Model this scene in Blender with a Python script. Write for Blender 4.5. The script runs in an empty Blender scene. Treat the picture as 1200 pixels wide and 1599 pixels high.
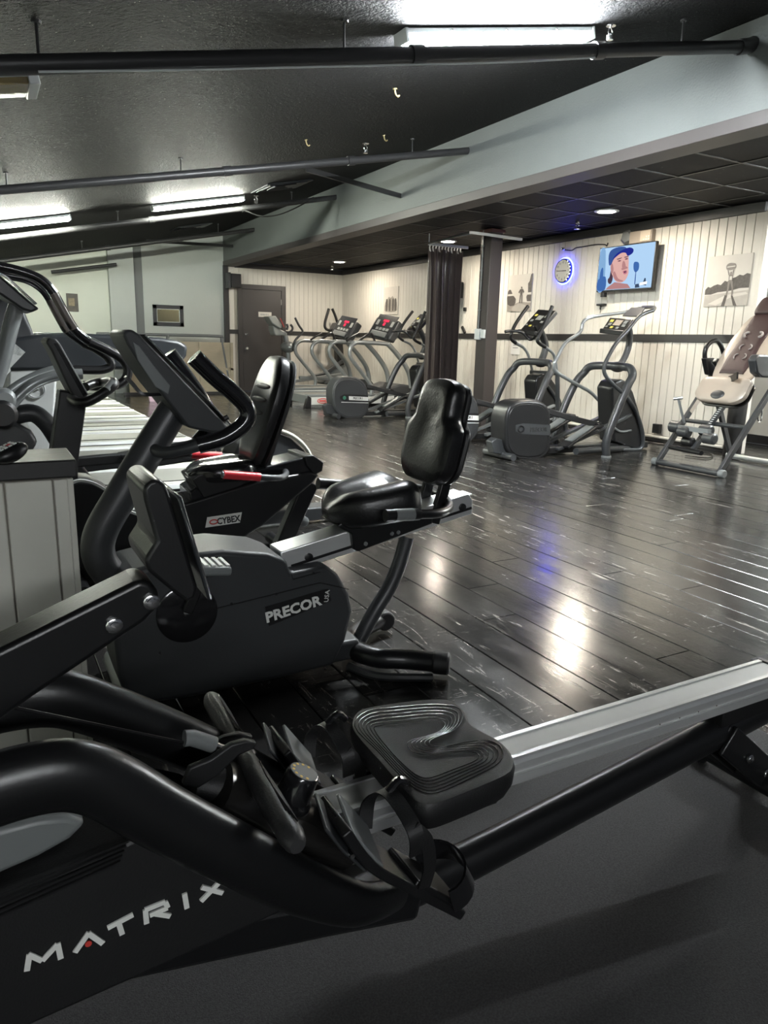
import bpy, bmesh, math, random
from mathutils import Vector, Matrix
random.seed(7)
S = bpy.context.scene
COL = S.collection

# ------------------------------------------------------------------ camera
# image frame 1200 x 1599, focal length in pixels, axes recovered from the room's vanishing points
F = 1128.0; CX, CY = 600.0, 799.5; CAMH = 1.08
_dn = Vector((-120.0, 4770.0, F)).normalized(); _up = -_dn
_a = Vector((-640.0, -282.0, F)); _a = (_a - _a.dot(_up)*_up).normalized()
_x = _a.cross(_up)
if _x.x < 0: _x = -_x
RC = Matrix((( _x.x, _a.x, _up.x), (_x.y, _a.y, _up.y), (_x.z, _a.z, _up.z)))   # world -> camera (x right, y down, z forward)
CAM = Vector((0, 0, CAMH))
cd = bpy.data.cameras.new('camera'); cam = bpy.data.objects.new('camera', cd); COL.objects.link(cam)
r, d, fw = RC[0], RC[1], RC[2]
cam.matrix_world = Matrix(((r[0], -d[0], -fw[0], 0), (r[1], -d[1], -fw[1], 0), (r[2], -d[2], -fw[2], CAMH), (0, 0, 0, 1)))
cd.sensor_fit = 'VERTICAL'; cd.sensor_height = 24; cd.lens = F/1599*24; cd.clip_start = .02; cd.clip_end = 100
S.camera = cam

# ------------------------------------------------------------------ world, exposure
w = bpy.data.worlds.new('world'); S.world = w; w.use_nodes = True
w.node_tree.nodes['Background'].inputs[0].default_value = (.80, .87, 1, 1)
w.node_tree.nodes['Background'].inputs[1].default_value = .007
S.view_settings.view_transform = 'Standard'; S.view_settings.look = 'None'
S.view_settings.exposure = 3.4; S.view_settings.gamma = 1.0
S.view_settings.use_curve_mapping = False
TUBE_E = 92.0      # fluorescent tubes
CAN_E = 68.0       # recessed ceiling cans
HALL_E = 36.0      # tubes elsewhere in the room

# ------------------------------------------------------------------ helpers
def P(x, y, X=None, Y=None, Z=None):
    """point of the room that the photograph shows at pixel (x, y), on the plane X, Y or Z = const"""
    dv = RC.transposed() @ Vector((x-CX, y-CY, F))
    t = (X/dv.x) if X is not None else ((Y/dv.y) if Y is not None else ((Z-CAMH)/dv.z))
    return CAM + dv*t
V = Vector

def mat(name, col, rough=.5, metal=0, spec=.5, noise=0, nscale=20, bump=0, bscale=80, emit=None, es=0, coat=0, stretch=(1, 1, 1)):
    m = bpy.data.materials.new(name); m.use_nodes = True
    nt = m.node_tree; b = nt.nodes['Principled BSDF']
    c = (*col, 1)
    b.inputs['Base Color'].default_value = c; b.inputs['Roughness'].default_value = rough
    b.inputs['Metallic'].default_value = metal; b.inputs['Specular IOR Level'].default_value = spec
    b.inputs['Coat Weight'].default_value = coat; b.inputs['Coat Roughness'].default_value = .12
    if emit: b.inputs['Emission Color'].default_value = (*emit, 1); b.inputs['Emission Strength'].default_value = es
    if noise or bump:
        tc = nt.nodes.new('ShaderNodeTexCoord'); mp = nt.nodes.new('ShaderNodeMapping')
        nt.links.new(tc.outputs['Object'], mp.inputs[0]); mp.inputs['Scale'].default_value = stretch
    if noise:
        n = nt.nodes.new('ShaderNodeTexNoise'); n.inputs['Scale'].default_value = nscale; n.inputs['Detail'].default_value = 5
        nt.links.new(mp.outputs[0], n.inputs['Vector'])
        mx = nt.nodes.new('ShaderNodeMix'); mx.data_type = 'RGBA'
        mx.inputs[6].default_value = tuple(max(0, k*(1-noise)) for k in col) + (1,)
        mx.inputs[7].default_value = tuple(min(1, k*(1+noise)) for k in col) + (1,)
        nt.links.new(n.outputs['Fac'], mx.inputs[0]); nt.links.new(mx.outputs[2], b.inputs['Base Color'])
    if bump:
        n2 = nt.nodes.new('ShaderNodeTexNoise'); n2.inputs['Scale'].default_value = bscale; n2.inputs['Detail'].default_value = 4
        nt.links.new(mp.outputs[0], n2.inputs['Vector'])
        bp = nt.nodes.new('ShaderNodeBump'); bp.inputs['Strength'].default_value = bump; bp.inputs['Distance'].default_value = .01
        nt.links.new(n2.outputs['Fac'], bp.inputs['Height']); nt.links.new(bp.outputs[0], b.inputs['Normal'])
    return m

def emat(name, col, s):
    m = bpy.data.materials.new(name); m.use_nodes = True
    nt = m.node_tree; nt.nodes.remove(nt.nodes['Principled BSDF'])
    e = nt.nodes.new('ShaderNodeEmission'); e.inputs[0].default_value = (*col, 1); e.inputs[1].default_value = s
    nt.links.new(e.outputs[0], nt.nodes['Material Output'].inputs[0])
    return m

# geometry: every shape is (verts, faces) in room coordinates
def join(*gs):
    vs, fs = [], []
    for g in gs:
        n = len(vs); vs += list(g[0]); fs += [tuple(i+n for i in f) for f in g[1]]
    return vs, fs
BOXF = [(0, 3, 2, 1), (4, 5, 6, 7), (0, 1, 5, 4), (1, 2, 6, 5), (2, 3, 7, 6), (3, 0, 4, 7)]
def box(a, b):
    x0, y0, z0 = (min(a[i], b[i]) for i in range(3)); x1, y1, z1 = (max(a[i], b[i]) for i in range(3))
    return [V((x0, y0, z0)), V((x1, y0, z0)), V((x1, y1, z0)), V((x0, y1, z0)), V((x0, y0, z1)), V((x1, y0, z1)), V((x1, y1, z1)), V((x0, y1, z1))], BOXF
def prism(poly, off):
    """polygon (list of points) extruded by the vector off"""
    off = V(off); poly = [V(p) for p in poly]; n = len(poly)
    nrm = V((0, 0, 0))
    for i in range(n): nrm += poly[i].cross(poly[(i+1) % n])
    if nrm.dot(off) > 0: poly.reverse()
    vs = poly + [p+off for p in poly]
    return vs, [tuple(range(n)), tuple(range(2*n-1, n-1, -1))] + [(i, i+n, (i+1) % n+n, (i+1) % n) for i in range(n)]
def pprism(px, Y, dy):
    """side profile drawn in pixels on the plane Y, extruded by dy along Y"""
    return prism([P(x, y, Y=Y) for x, y in px], (0, dy, 0))
def catmull(pts, k=6, closed=False):
    pts = [V(p) for p in pts]; n = len(pts); out = []
    if n < 3: return pts
    rng = range(n if closed else n-1)
    for i in rng:
        if closed: p0, p1, p2, p3 = (pts[(i+j) % n] for j in (-1, 0, 1, 2))
        else: p0, p1, p2, p3 = pts[max(i-1, 0)], pts[i], pts[i+1], pts[min(i+2, n-1)]
        for j in range(k):
            t = j/k
            out.append(.5*((2*p1) + (p2-p0)*t + (2*p0-5*p1+4*p2-p3)*t*t + (3*p1-p0-3*p2+p3)*t**3))
    if not closed: out.append(pts[-1])
    return out
def tube(pts, r, n=12, k=5, closed=False, r2=None, flat=1.0, side=None, cap=True):
    """swept tube; r radius (or list), flat squashes it across 'side' (a fixed direction)"""
    q = catmull(pts, k, closed) if k > 1 and len(pts) > 2 else [V(p) for p in pts]
    m = len(q); vs, fs = [], []
    rs = r if isinstance(r, (list, tuple)) else None
    nr = None
    for i in range(m):
        if closed: t = q[(i+1) % m]-q[i-1]
        else: t = q[min(i+1, m-1)]-q[max(i-1, 0)]
        t = t.normalized() if t.length > 1e-9 else V((0, 0, 1))
        if side is not None: u = V(side); u = (u-u.dot(t)*t).normalized()
        elif nr is None: u = t.orthogonal().normalized()
        else: u = (nr-nr.dot(t)*t).normalized()
        nr = u; v = t.cross(u)
        if rs:
            f = i/(m-1)*(len(rs)-1); j = min(int(f), len(rs)-2); R = rs[j]*(1-f+j)+rs[j+1]*(f-j)
        else: R = r
        for a in range(n):
            an = 2*math.pi*a/n
            vs.append(q[i]+u*(R*flat*math.cos(an))+v*(R*math.sin(an)))
    for i in range(m if closed else m-1):
        for a in range(n):
            b = (a+1) % n; i2 = (i+1) % m
            fs.append((i*n+a, i*n+b, i2*n+b, i2*n+a))
    if not closed and cap:
        fs.append(tuple(range(n-1, -1, -1))); fs.append(tuple((m-1)*n+a for a in range(n)))
    return vs, fs
def bar(pts, wd, th, side=(0, 1, 0), k=1):
    """rectangular bar along a path; wd along 'side', th across"""
    q = catmull(pts, k) if k > 1 and len(pts) > 2 else [V(p) for p in pts]
    vs, fs = [], []; m = len(q)
    for i in range(m):
        t = (q[min(i+1, m-1)]-q[max(i-1, 0)]).normalized()
        u = V(side); u = (u-u.dot(t)*t).normalized(); v = t.cross(u)
        for a, b in ((-1, -1), (1, -1), (1, 1), (-1, 1)): vs.append(q[i]+u*(a*wd/2)+v*(b*th/2))
    for i in range(m-1):
        for a in range(4):
            b = (a+1) % 4; fs.append((i*4+a, i*4+b, i*4+4+b, i*4+4+a))
    fs += [(3, 2, 1, 0), tuple((m-1)*4+a for a in range(4))]
    return vs, fs
def lathe(c, axis, prof, n=24):
    """profile [(radius, distance along axis)] turned about an axis through c"""
    c = V(c); t = V(axis).normalized(); u = t.orthogonal().normalized(); v = t.cross(u)
    vs, fs = [], []; m = len(prof)
    for rr, dd in prof:
        for a in range(n):
            an = 2*math.pi*a/n; vs.append(c+t*dd+u*(rr*math.cos(an))+v*(rr*math.sin(an)))
    for i in range(m-1):
        for a in range(n):
            b = (a+1) % n; fs.append((i*n+a, i*n+b, i*n+n+b, i*n+n+a))
    fs += [tuple(range(n-1, -1, -1)), tuple((m-1)*n+a for a in range(n))]
    return vs, fs
def cyl(a, b, r, n=16): return tube([a, b], r, n, 1)
def ell(c, s, n=20, m=12, M=None):
    c = V(c); vs, fs = [], []
    for i in range(m+1):
        th = math.pi*i/m
        for a in range(n):
            an = 2*math.pi*a/n
            p = V((s[0]*math.sin(th)*math.cos(an), s[1]*math.sin(th)*math.sin(an), s[2]*math.cos(th)))
            vs.append(c+(M @ p if M else p))
    for i in range(m):
        for a in range(n):
            b = (a+1) % n; fs.append((i*n+a, i*n+n+a, i*n+n+b, i*n+b))
    return vs, fs
def loft(secs):
    """closed cross-sections of the same length joined in order"""
    n = len(secs[0]); vs = [V(p) for s in secs for p in s]; fs = []
    for i in range(len(secs)-1):
        for a in range(n):
            b = (a+1) % n; fs.append((i*n+a, i*n+b, i*n+n+b, i*n+n+a))
    fs += [tuple(range(n-1, -1, -1)), tuple((len(secs)-1)*n+a for a in range(n))]
    return vs, fs
def pad(outline, off, inset=.25, k=4, dome=.0):
    """upholstered pad: smooth closed outline swelling along off and rounded at both faces"""
    o = catmull(outline, k, True) if k > 1 else [V(p) for p in outline]
    off = V(off); c = sum(o, V((0, 0, 0)))/len(o)
    secs = []
    for f, s in ((0, 1-inset*1.6), (.06, 1-inset*.8), (.25, 1-inset*.15), (.5, 1), (.78, 1-inset*.2), (.94, 1-inset*.8), (1+dome, 1-inset*1.6)):
        secs.append([c+(p-c)*s+off*f for p in o])
    return loft(secs)
def xf(g, M): return [M @ v for v in g[0]], g[1]

LOC = {}
def mesh(name, g, smooth=True, ang=35):
    me = bpy.data.meshes.new(name); me.from_pydata([tuple(v) for v in g[0]], [], g[1]); 
    bm = bmesh.new(); bm.from_mesh(me); bmesh.ops.recalc_face_normals(bm, faces=bm.faces); bm.to_mesh(me); bm.free()
    if smooth: me.shade_smooth(); me.set_sharp_from_angle(angle=math.radians(ang))
    me.update(); return me
def thing(name, label, cat, loc, group=None, kind=None):
    o = bpy.data.objects.new(name, None); COL.objects.link(o); o.location = loc; o.empty_display_size = .1
    o['label'] = label
    if kind: o['kind'] = kind
    else: o['category'] = cat
    if group: o['group'] = group
    LOC[o.name] = V(loc); return o
def part(name, g, m, parent, bevel=0, seg=2, smooth=True, ang=35, label=None, sub=0, kind=None):
    L = LOC[parent.name]
    me = mesh(name, ([v-L for v in g[0]], g[1]), smooth, ang)
    me.materials.append(m)
    o = bpy.data.objects.new(name, me); COL.objects.link(o); o.parent = parent; LOC[o.name] = L
    if bevel: 
        b = o.modifiers.new('bevel', 'BEVEL'); b.width = bevel; b.segments = seg; b.limit_method = 'ANGLE'; b.angle_limit = math.radians(30)
        if smooth: me.shade_smooth(); b.harden_normals = False
    if sub:
        s = o.modifiers.new('subsurf', 'SUBSURF'); s.levels = s.render_levels = sub
    if label: o['label'] = label
    if kind: o['kind'] = kind
    return o
def solo(name, g, m, label=None, cat=None, group=None, kind=None, bevel=0, seg=2, smooth=True, ang=35, base=True):
    xs = [v.x for v in g[0]]; ys = [v.y for v in g[0]]; zs = [v.z for v in g[0]]
    L = V(((min(xs)+max(xs))/2, (min(ys)+max(ys))/2, min(zs)))
    me = mesh(name, ([v-L for v in g[0]], g[1]), smooth, ang); me.materials.append(m)
    o = bpy.data.objects.new(name, me); COL.objects.link(o); o.location = L; LOC[o.name] = L
    if bevel:
        b = o.modifiers.new('bevel', 'BEVEL'); b.width = bevel; b.segments = seg; b.limit_method = 'ANGLE'; b.angle_limit = math.radians(30)
    if label: o['label'] = label
    if cat: o['category'] = cat
    if group: o['group'] = group
    if kind: o['kind'] = kind
    LOCfix = LOC[o.name] = V((0, 0, 0)) if False else L
    return o
def child(name, g, m, parent, **k):      # part of a one-mesh thing
    return part(name, g, m, parent, **k)
def dup(root, delta, label=None, group=None):
    def cp(o, par):
        c = o.copy(); COL.objects.link(c); c.parent = par; LOC[c.name] = LOC[o.name]+V(delta)
        for ch in list(o.children): cp(ch, c)
        return c
    r = cp(root, None); r.location = root.location+V(delta)
    if label: r['label'] = label
    if group: r['group'] = group
    return r
def text(s, size, M, depth=.0015, align='CENTER', sx=1.0, bold=0.0, shear=0.0):
    """lettering as a mesh; M places the text plane (x right, y up, z out)"""
    cu = bpy.data.curves.new('t', 'FONT'); cu.body = s; cu.size = size; cu.align_x = align; cu.align_y = 'CENTER'
    cu.extrude = depth; cu.resolution_u = 2; cu.offset = bold; cu.shear = shear
    o = bpy.data.objects.new('t', cu); COL.objects.link(o)
    dg = bpy.context.evaluated_depsgraph_get(); me = o.evaluated_get(dg).to_mesh()
    g = ([M @ V((v.co.x*sx, v.co.y, v.co.z)) for v in me.vertices], [tuple(p.vertices) for p in me.polygons])
    o.evaluated_get(dg).to_mesh_clear(); bpy.data.objects.remove(o); bpy.data.curves.remove(cu)
    return g
def frame(o, x, y):
    """placement matrix with the given x and y directions at o"""
    x = V(x).normalized(); y = V(y); y = (y-y.dot(x)*x).normalized(); z = x.cross(y)
    return Matrix(((x.x, y.x, z.x, o[0]), (x.y, y.y, z.y, o[1]), (x.z, y.z, z.z, o[2]), (0, 0, 0, 1)))
def bolt(c, ax, r=.009): return join(lathe(c, ax, [(r, 0), (r, .004), (r*.85, .005)], 12), lathe(V(c)+V(ax)*.005, ax, [(r*.62, 0), (r*.6, .003), (r*.3, .0035)], 6))

# ------------------------------------------------------------------ materials
def floor_mat():
    m = bpy.data.materials.new('worn_black_floorboards'); m.use_nodes = True; nt = m.node_tree; b = nt.nodes['Principled BSDF']
    geo = nt.nodes.new('ShaderNodeNewGeometry'); oi = nt.nodes.new('ShaderNodeObjectInfo')
    def N(scale, st, det=6, dis=0, rough=.6):
        mp = nt.nodes.new('ShaderNodeMapping'); mp.inputs['Scale'].default_value = st
        nt.links.new(geo.outputs['Position'], mp.inputs[0])
        n = nt.nodes.new('ShaderNodeTexNoise'); n.inputs['Scale'].default_value = scale; n.inputs['Detail'].default_value = det
        n.inputs['Distortion'].default_value = dis; n.inputs['Roughness'].default_value = rough
        nt.links.new(mp.outputs[0], n.inputs['Vector']); return n
    def ramp(n, a, c, lo=0, hi=1):
        rr = nt.nodes.new('ShaderNodeMapRange'); rr.inputs[1].default_value = a; rr.inputs[2].default_value = c
        rr.inputs[3].default_value = lo; rr.inputs[4].default_value = hi
        nt.links.new(n, rr.inputs[0]); return rr.outputs[0]
    def math2(op, a, c):
        k = nt.nodes.new('ShaderNodeMath'); k.operation = op
        for i, q in enumerate((a, c)):
            if isinstance(q, (int, float)): k.inputs[i].default_value = q
            else: nt.links.new(q, k.inputs[i])
        return k.outputs[0]
    streak = ramp(N(9, (3.2, .5, 1), 8, .6, .7).outputs[0], .57, .66)     # scuffs along the boards
    patch = ramp(N(1.3, (1, 1, 1), 3).outputs[0], .36, .60)              # where the paint has worn
    scr = ramp(N(34, (.45, 3.0, 1), 5, 1.6, .65).outputs[0], .60, .66)    # cross scratches
    fleck = ramp(N(55, (1, 1, 1), 3).outputs[0], .70, .76)
    wear = math2('MAXIMUM', math2('MULTIPLY', streak, patch), math2('MULTIPLY', math2('MAXIMUM', scr, fleck), math2('MULTIPLY', patch, .55)))
    mx = nt.nodes.new('ShaderNodeMix'); mx.data_type = 'RGBA'
    mx.inputs[6].default_value = (.012, .0115, .011, 1); mx.inputs[7].default_value = (.15, .138, .12, 1)
    nt.links.new(wear, mx.inputs[0])
    hs = nt.nodes.new('ShaderNodeMix'); hs.data_type = 'RGBA'; hs.blend_type = 'MULTIPLY'; hs.inputs[0].default_value = 1
    v = ramp(oi.outputs['Random'], 0, 1, .6, 1.5)
    cmb = nt.nodes.new('ShaderNodeCombineColor')
    for i in range(3): nt.links.new(v, cmb.inputs[i])
    nt.links.new(mx.outputs[2], hs.inputs[6]); nt.links.new(cmb.outputs[0], hs.inputs[7]); nt.links.new(hs.outputs[2], b.inputs['Base Color'])
    rg = math2('ADD', ramp(N(5, (1.6, .5, 1), 5).outputs[0], .3, .7, .13, .25), math2('MULTIPLY', wear, .16))
    nt.links.new(rg, b.inputs['Roughness']); b.inputs['Specular IOR Level'].default_value = 1.0
    bp = nt.nodes.new('ShaderNodeBump'); bp.inputs['Strength'].default_value = .13; bp.inputs['Distance'].default_value = .003
    hsum = math2('ADD', N(26, (1, .45, 1), 5).outputs[0], math2('MULTIPLY', wear, .25))
    nt.links.new(hsum, bp.inputs['Height']); nt.links.new(bp.outputs[0], b.inputs['Normal'])
    return m
def ceil_mat(name, col, bs, scale, rough, dist=.012):
    m = bpy.data.materials.new(name); m.use_nodes = True; nt = m.node_tree; b = nt.nodes['Principled BSDF']
    b.inputs['Roughness'].default_value = rough; b.inputs['Specular IOR Level'].default_value = .10
    geo = nt.nodes.new('ShaderNodeNewGeometry')
    n = nt.nodes.new('ShaderNodeTexNoise'); n.inputs['Scale'].default_value = scale; n.inputs['Detail'].default_value = 4; n.inputs['Roughness'].default_value = .7
    nt.links.new(geo.outputs['Position'], n.inputs['Vector'])
    bp = nt.nodes.new('ShaderNodeBump'); bp.inputs['Strength'].default_value = bs; bp.inputs['Distance'].default_value = dist
    nt.links.new(n.outputs[0], bp.inputs['Height']); nt.links.new(bp.outputs[0], b.inputs['Normal'])
    # pale specks put into the colour for the sparkle of the sprayed texture
    n2 = nt.nodes.new('ShaderNodeTexNoise'); n2.inputs['Scale'].default_value = 80; n2.inputs['Detail'].default_value = 2
    nt.links.new(geo.outputs['Position'], n2.inputs['Vector'])
    mr = nt.nodes.new('ShaderNodeMapRange'); mr.inputs[1].default_value = .725; mr.inputs[2].default_value = .75
    nt.links.new(n2.outputs[0], mr.inputs[0])
    mx = nt.nodes.new('ShaderNodeMix'); mx.data_type = 'RGBA'; mx.inputs[6].default_value = (*col, 1); mx.inputs[7].default_value = (.34, .33, .30, 1)
    nt.links.new(mr.outputs[0], mx.inputs[0]); nt.links.new(mx.outputs[2], b.inputs['Base Color'])
    return m
M_FLOOR = floor_mat()
M_CEIL = ceil_mat('black_sprayed_ceiling', (.012, .012, .0125), 1.0, 42, .62, .09)
M_TILE = ceil_mat('black_ceiling_tile', (.009, .0085, .0085), .8, 130, .6, .006)
M_WHITE = mat('cream_wall_paint', (.60, .575, .515), .45, noise=.07, nscale=3, bump=.08, bscale=30)
M_WHITE2 = mat('cream_board_paint_knee', (.58, .57, .51), .5, noise=.06, nscale=6, bump=.05)
M_GAP = mat('groove_backing', (.30, .28, .24), .8)  # darker cream of the backing seen between the boards
M_BLACKTRIM = mat('black_trim_paint', (.022, .021, .021), .42, bump=.08, bscale=25)
M_BEAM = mat('grey_plaster_beam', (.155, .17, .167), .6, noise=.05, nscale=4, bump=.35, bscale=70)
M_BAND = mat('taupe_beam_edging', (.075, .067, .066), .5, bump=.05)
M_GREYWALL = mat('grey_green_wall', (.47, .50, .47), .6, noise=.04, nscale=3, bump=.15, bscale=60)
M_PALEWALL = mat('pale_wall', (.66, .69, .60), .6, noise=.03, nscale=3)
M_TAN = mat('tan_plywood', (.46, .40, .28), .55, noise=.12, nscale=5, stretch=(1, 1, 4))
M_DOOR = mat('brown_black_door', (.040, .036, .034), .4, bump=.04)
M_COL = mat('dark_brown_column', (.050, .042, .040), .35, bump=.06, bscale=20)
M_RUBBERMAT = mat('rubber_mat', (.050, .049, .050), .8, spec=.25, noise=.75, nscale=260, bump=.4, bscale=420)
M_PIPE = mat('black_painted_pipe', (.030, .030, .031), .38, bump=.06, bscale=40)
M_TUBE = emat('fluorescent_tube_light', (.93, .98, 1.0), TUBE_E)
M_TUBE2 = emat('far_fluorescent_tube_light', (.97, 1.0, .86), HALL_E)
M_TUBE3 = emat('rear_fill_tube_light', (.95, .98, 1.0), 19.0)  # tubes of the added fill light behind the camera
M_TUBE4 = emat('side_room_tube_light', (.93, .98, 1.0), 40.0)
M_CAN = emat('warm_can_light', (1.0, .89, .74), CAN_E)
M_FIX = mat('fixture_enamel', (.55, .58, .58), .35)
M_LENS = mat('amber_prismatic_lens', (.17, .125, .04), .22, coat=.6, bump=.4, bscale=160)
M_BLK = mat('satin_black_plastic', (.0075, .0075, .008), .36, bump=.05, bscale=300)
M_BLKS = mat('soft_black_plastic', (.008, .008, .0085), .5, bump=.12, bscale=350)
M_BLKG = mat('gloss_black', (.010, .010, .011), .16, coat=.5)
M_VINYL = mat('black_vinyl', (.009, .009, .0095), .30, bump=.10, bscale=140)
M_STEELBLK = mat('black_powder_coat', (.007, .0072, .0078), .32, bump=.04, bscale=200)
M_GREYPC = mat('charcoal_powder_coat', (.032, .034, .036), .38, bump=.05, bscale=250)
M_HOUS = mat('charcoal_abs_shroud', (.034, .036, .038), .46, spec=.4, bump=.10, bscale=300)
M_HOUSD = mat('dark_shroud', (.014, .014, .0145), .34, spec=.35, bump=.05, bscale=250)
M_GREYLT = mat('mid_grey_plastic', (.15, .16, .16), .42)
M_SILVER = mat('silver_tube', (.26, .275, .275), .30, metal=.5)
M_ALU = mat('brushed_aluminium', (.80, .81, .80), .32, metal=.7, noise=.08, nscale=12, stretch=(.2, 6, 6))
M_ALUP = mat('rail_running_strip', (.74, .74, .71), .5, noise=.05, nscale=30)
M_CHROME = mat('chrome', (.8, .8, .8), .14, metal=1)
M_WHITEP = mat('white_treadmill_plastic', (.50, .515, .50), .38)
M_CREAMP = mat('cream_treadmill_plastic', (.44, .44, .37), .4)
M_BELT = mat('treadmill_belt', (.16, .16, .145), .55)  # belts are black; the grey stands for light reflected off them
M_RED = mat('red_grip', (.55, .025, .035), .34, coat=.3)
M_LETTER = mat('white_lettering', (.72, .72, .69), .45)
M_GREY_LET = mat('grey_lettering', (.33, .34, .34), .4)
M_GOLD = mat('gold_print', (.75, .52, .12), .4)
M_REDINK = mat('red_print', (.55, .05, .04), .4)
M_BLKINK = mat('black_print', (.02, .02, .02), .5)
M_CONS = mat('console_face', (.025, .027, .030), .22, coat=.4)
M_KEY = mat('console_keys', (.22, .23, .22), .4)
M_KEYY = mat('console_yellow_keys', (.55, .48, .10), .4)
M_LED = emat('red_led_display', (1.0, .04, .09), .15)
M_GREENLOGO = mat('green_badge', (.03, .17, .10), .35)
M_CURT = mat('black_satin_curtain', (.060, .047, .044), .34, bump=.04, bscale=60)
M_TANVINYL = mat('beige_vinyl', (.37, .315, .26), .32, bump=.06, bscale=120)
M_BROWN = mat('brown_massage_pad', (.035, .018, .018), .45, bump=.2, bscale=200)
M_PAPER = mat('photo_paper', (.62, .60, .55), .5)
# ================================================================== the setting
XW, YF, ZC = 7.0, 14.6, 2.52          # right wall, far wall, suspended ceiling
SL, BX, BZ = .207, 4.40, 3.07         # roof slope, beam face, where roof meets beam
def cz(x): return BZ-SL*(BX-x)
def PC(x, y, off=0):                   # pixel on the sloping ceiling (off below it)
    dv = RC.transposed() @ Vector((x-CX, y-CY, F))
    return CAM + dv*((cz(0)-CAMH-off)/(dv.z-SL*dv.x))
UPC = V((-SL, 0, 1)).normalized(); ALC = V((1, 0, SL)).normalized()

# floor: slab and boards
fl = solo('floor', box((-2.2, -4.2, -.09), (8.2, 14.8, -.021)), M_BLACKTRIM, 'worn black painted wooden plank floor of the gym', kind='structure', smooth=False)
def board(L, Wd, T, ch=.0025):
    a, b = L/2-.0012, Wd/2-.0012
    vs = [V((sx*b, sy*a, -T)) for sx, sy in ((-1, -1), (1, -1), (1, 1), (-1, 1))] + [V((sx*b, sy*a, -ch)) for sx, sy in ((-1, -1), (1, -1), (1, 1), (-1, 1))] + \
         [V((sx*(b-ch), sy*(a-ch), 0)) for sx, sy in ((-1, -1), (1, -1), (1, 1), (-1, 1))]
    fs = [(0, 1, 5, 4), (1, 2, 6, 5), (2, 3, 7, 6), (3, 0, 4, 7), (4, 5, 9, 8), (5, 6, 10, 9), (6, 7, 11, 10), (7, 4, 8, 11), (8, 9, 10, 11)]
    return vs, fs
PW, PLN = .1765, 3.0
pm = mesh('plank', board(PLN, PW, .02), False); pm.materials.append(M_FLOOR)
rows = {10: 2.52, 11: 1.61, 14: 2.41, 18: 2.67}
for k in range(-2, 46):
    x = 1.85+PW*(k-10)+PW/2
    if x > 8.1: continue
    j0 = rows.get(k, random.uniform(.3, 3.2))
    y = j0
    while y > .7: y -= PLN
    if x > BX-2 and x < 2.2: pass
    while y < YF:
        o = bpy.data.objects.new('plank', pm); COL.objects.link(o); o.parent = fl
        yc = min(y+PLN/2, YF+.3-PLN/2+1.2)
        o.location = V((x, yc, random.uniform(-.0012, .0004)))-LOC[fl.name]
        y += PLN
# rubber mats
solo('rubber_floor_mat', box((-1.6, -1.0, .001), (1.9, 1.27, .008)), M_RUBBERMAT, 'large black rubber floor mat under the rowing machine', 'mat', bevel=.003)
mc = P(1172, 1029, Z=.006)
solo('rubber_floor_mat', box((mc.x, -.4, .001), (mc.x+1.8, mc.y, .008)), M_RUBBERMAT, 'corner of a second rubber mat past the end of the aluminium rail', 'mat', bevel=.003)

# right wall, boarded
wr = solo('wall_right', box((XW+.012, 4.9, 0), (XW+.13, YF+.1, ZC)), M_GAP, 'cream vertical board wall with a black chair rail', kind='structure', smooth=False)
BW = .1062
def vboards(parent, y0, n, z0, z1, m, x0=XW):
    g = box((-.012, -BW/2+.003, z0), (.004, BW/2-.003, z1)); me = mesh('board', g, False); me.materials.append(m)
    for i in range(n):
        o = bpy.data.objects.new('board', me); COL.objects.link(o); o.parent = parent
        o.location = V((x0+.012, y0+BW*(i+.5), 0))-LOC[parent.name]
        b = o.modifiers.new('bevel', 'BEVEL'); b.width = .003; b.segments = 1
NB = 54
vboards(wr, 4.9, NB, .07, 1.15, M_WHITE); vboards(wr, 4.9, NB, 1.235, 2.43, M_WHITE)
far = []
yy = 4.9+BW*NB
while yy < YF-.02:
    far.append(box((XW, yy+.003, .07), (XW+.016, min(yy+BW-.003, YF), 1.15))); far.append(box((XW, yy+.003, 1.235), (XW+.016, min(yy+BW-.003, YF), 2.43))); yy += BW
part('far_boards', join(*far), M_WHITE, wr, smooth=False, kind='stuff')
solo('trim_1', join(box((XW-.014, 4.9, 1.15), (XW+.02, YF, 1.235))), M_BLACKTRIM, 'black chair rail across the cream board wall', kind='structure', bevel=.004)
solo('baseboard_right', box((XW-.012, 4.9, 0), (XW+.015, YF, .075)), M_BLACKTRIM, 'black baseboard under the cream board wall', kind='structure', bevel=.003)
solo('trim_2', box((XW-.03, 4.9, 2.425), (XW+.02, YF, ZC)), M_BLACKTRIM, 'black border strip along the top of the board wall', kind='structure', bevel=.003)
solo('trim_3', box((XW-.005, 4.86, 0), (XW+.13, 4.905, 2.43)), M_WHITE, 'cream end post of the board wall', kind='structure', bevel=.004)
solo('white_water_pipe', tube([V((XW-.05, 5.0, .06)), V((XW-.05, 6.2, .06)), V((XW-.05, 9.5, .06))], .018, 10, 1), M_WHITE, 'white pipe running along the floor at the board wall', 'pipe')
# space behind the end of the wall
solo('wall_recess', join(box((8.1, 1.2, 1.2), (8.2, 6.4, ZC))), M_GREYWALL, 'grey wall beyond the end of the board wall', kind='structure', smooth=False)
solo('wall_recess_lower', join(box((8.09, 1.2, .1), (8.2, 6.4, 1.2))), M_WHITE, 'cream lower wall beyond the end of the board wall', kind='structure', smooth=False)
solo('baseboard_recess', join(box((8.07, 1.2, 0), (8.2, 6.4, .1))), M_BLACKTRIM, 'black baseboard beyond the end of the board wall', kind='structure', smooth=False)
solo('wall_recess_side', box((7.13, 6.4, 0), (8.2, 6.5, ZC)), M_GREYWALL, 'grey side wall behind the board wall', kind='structure', smooth=False)

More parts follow.
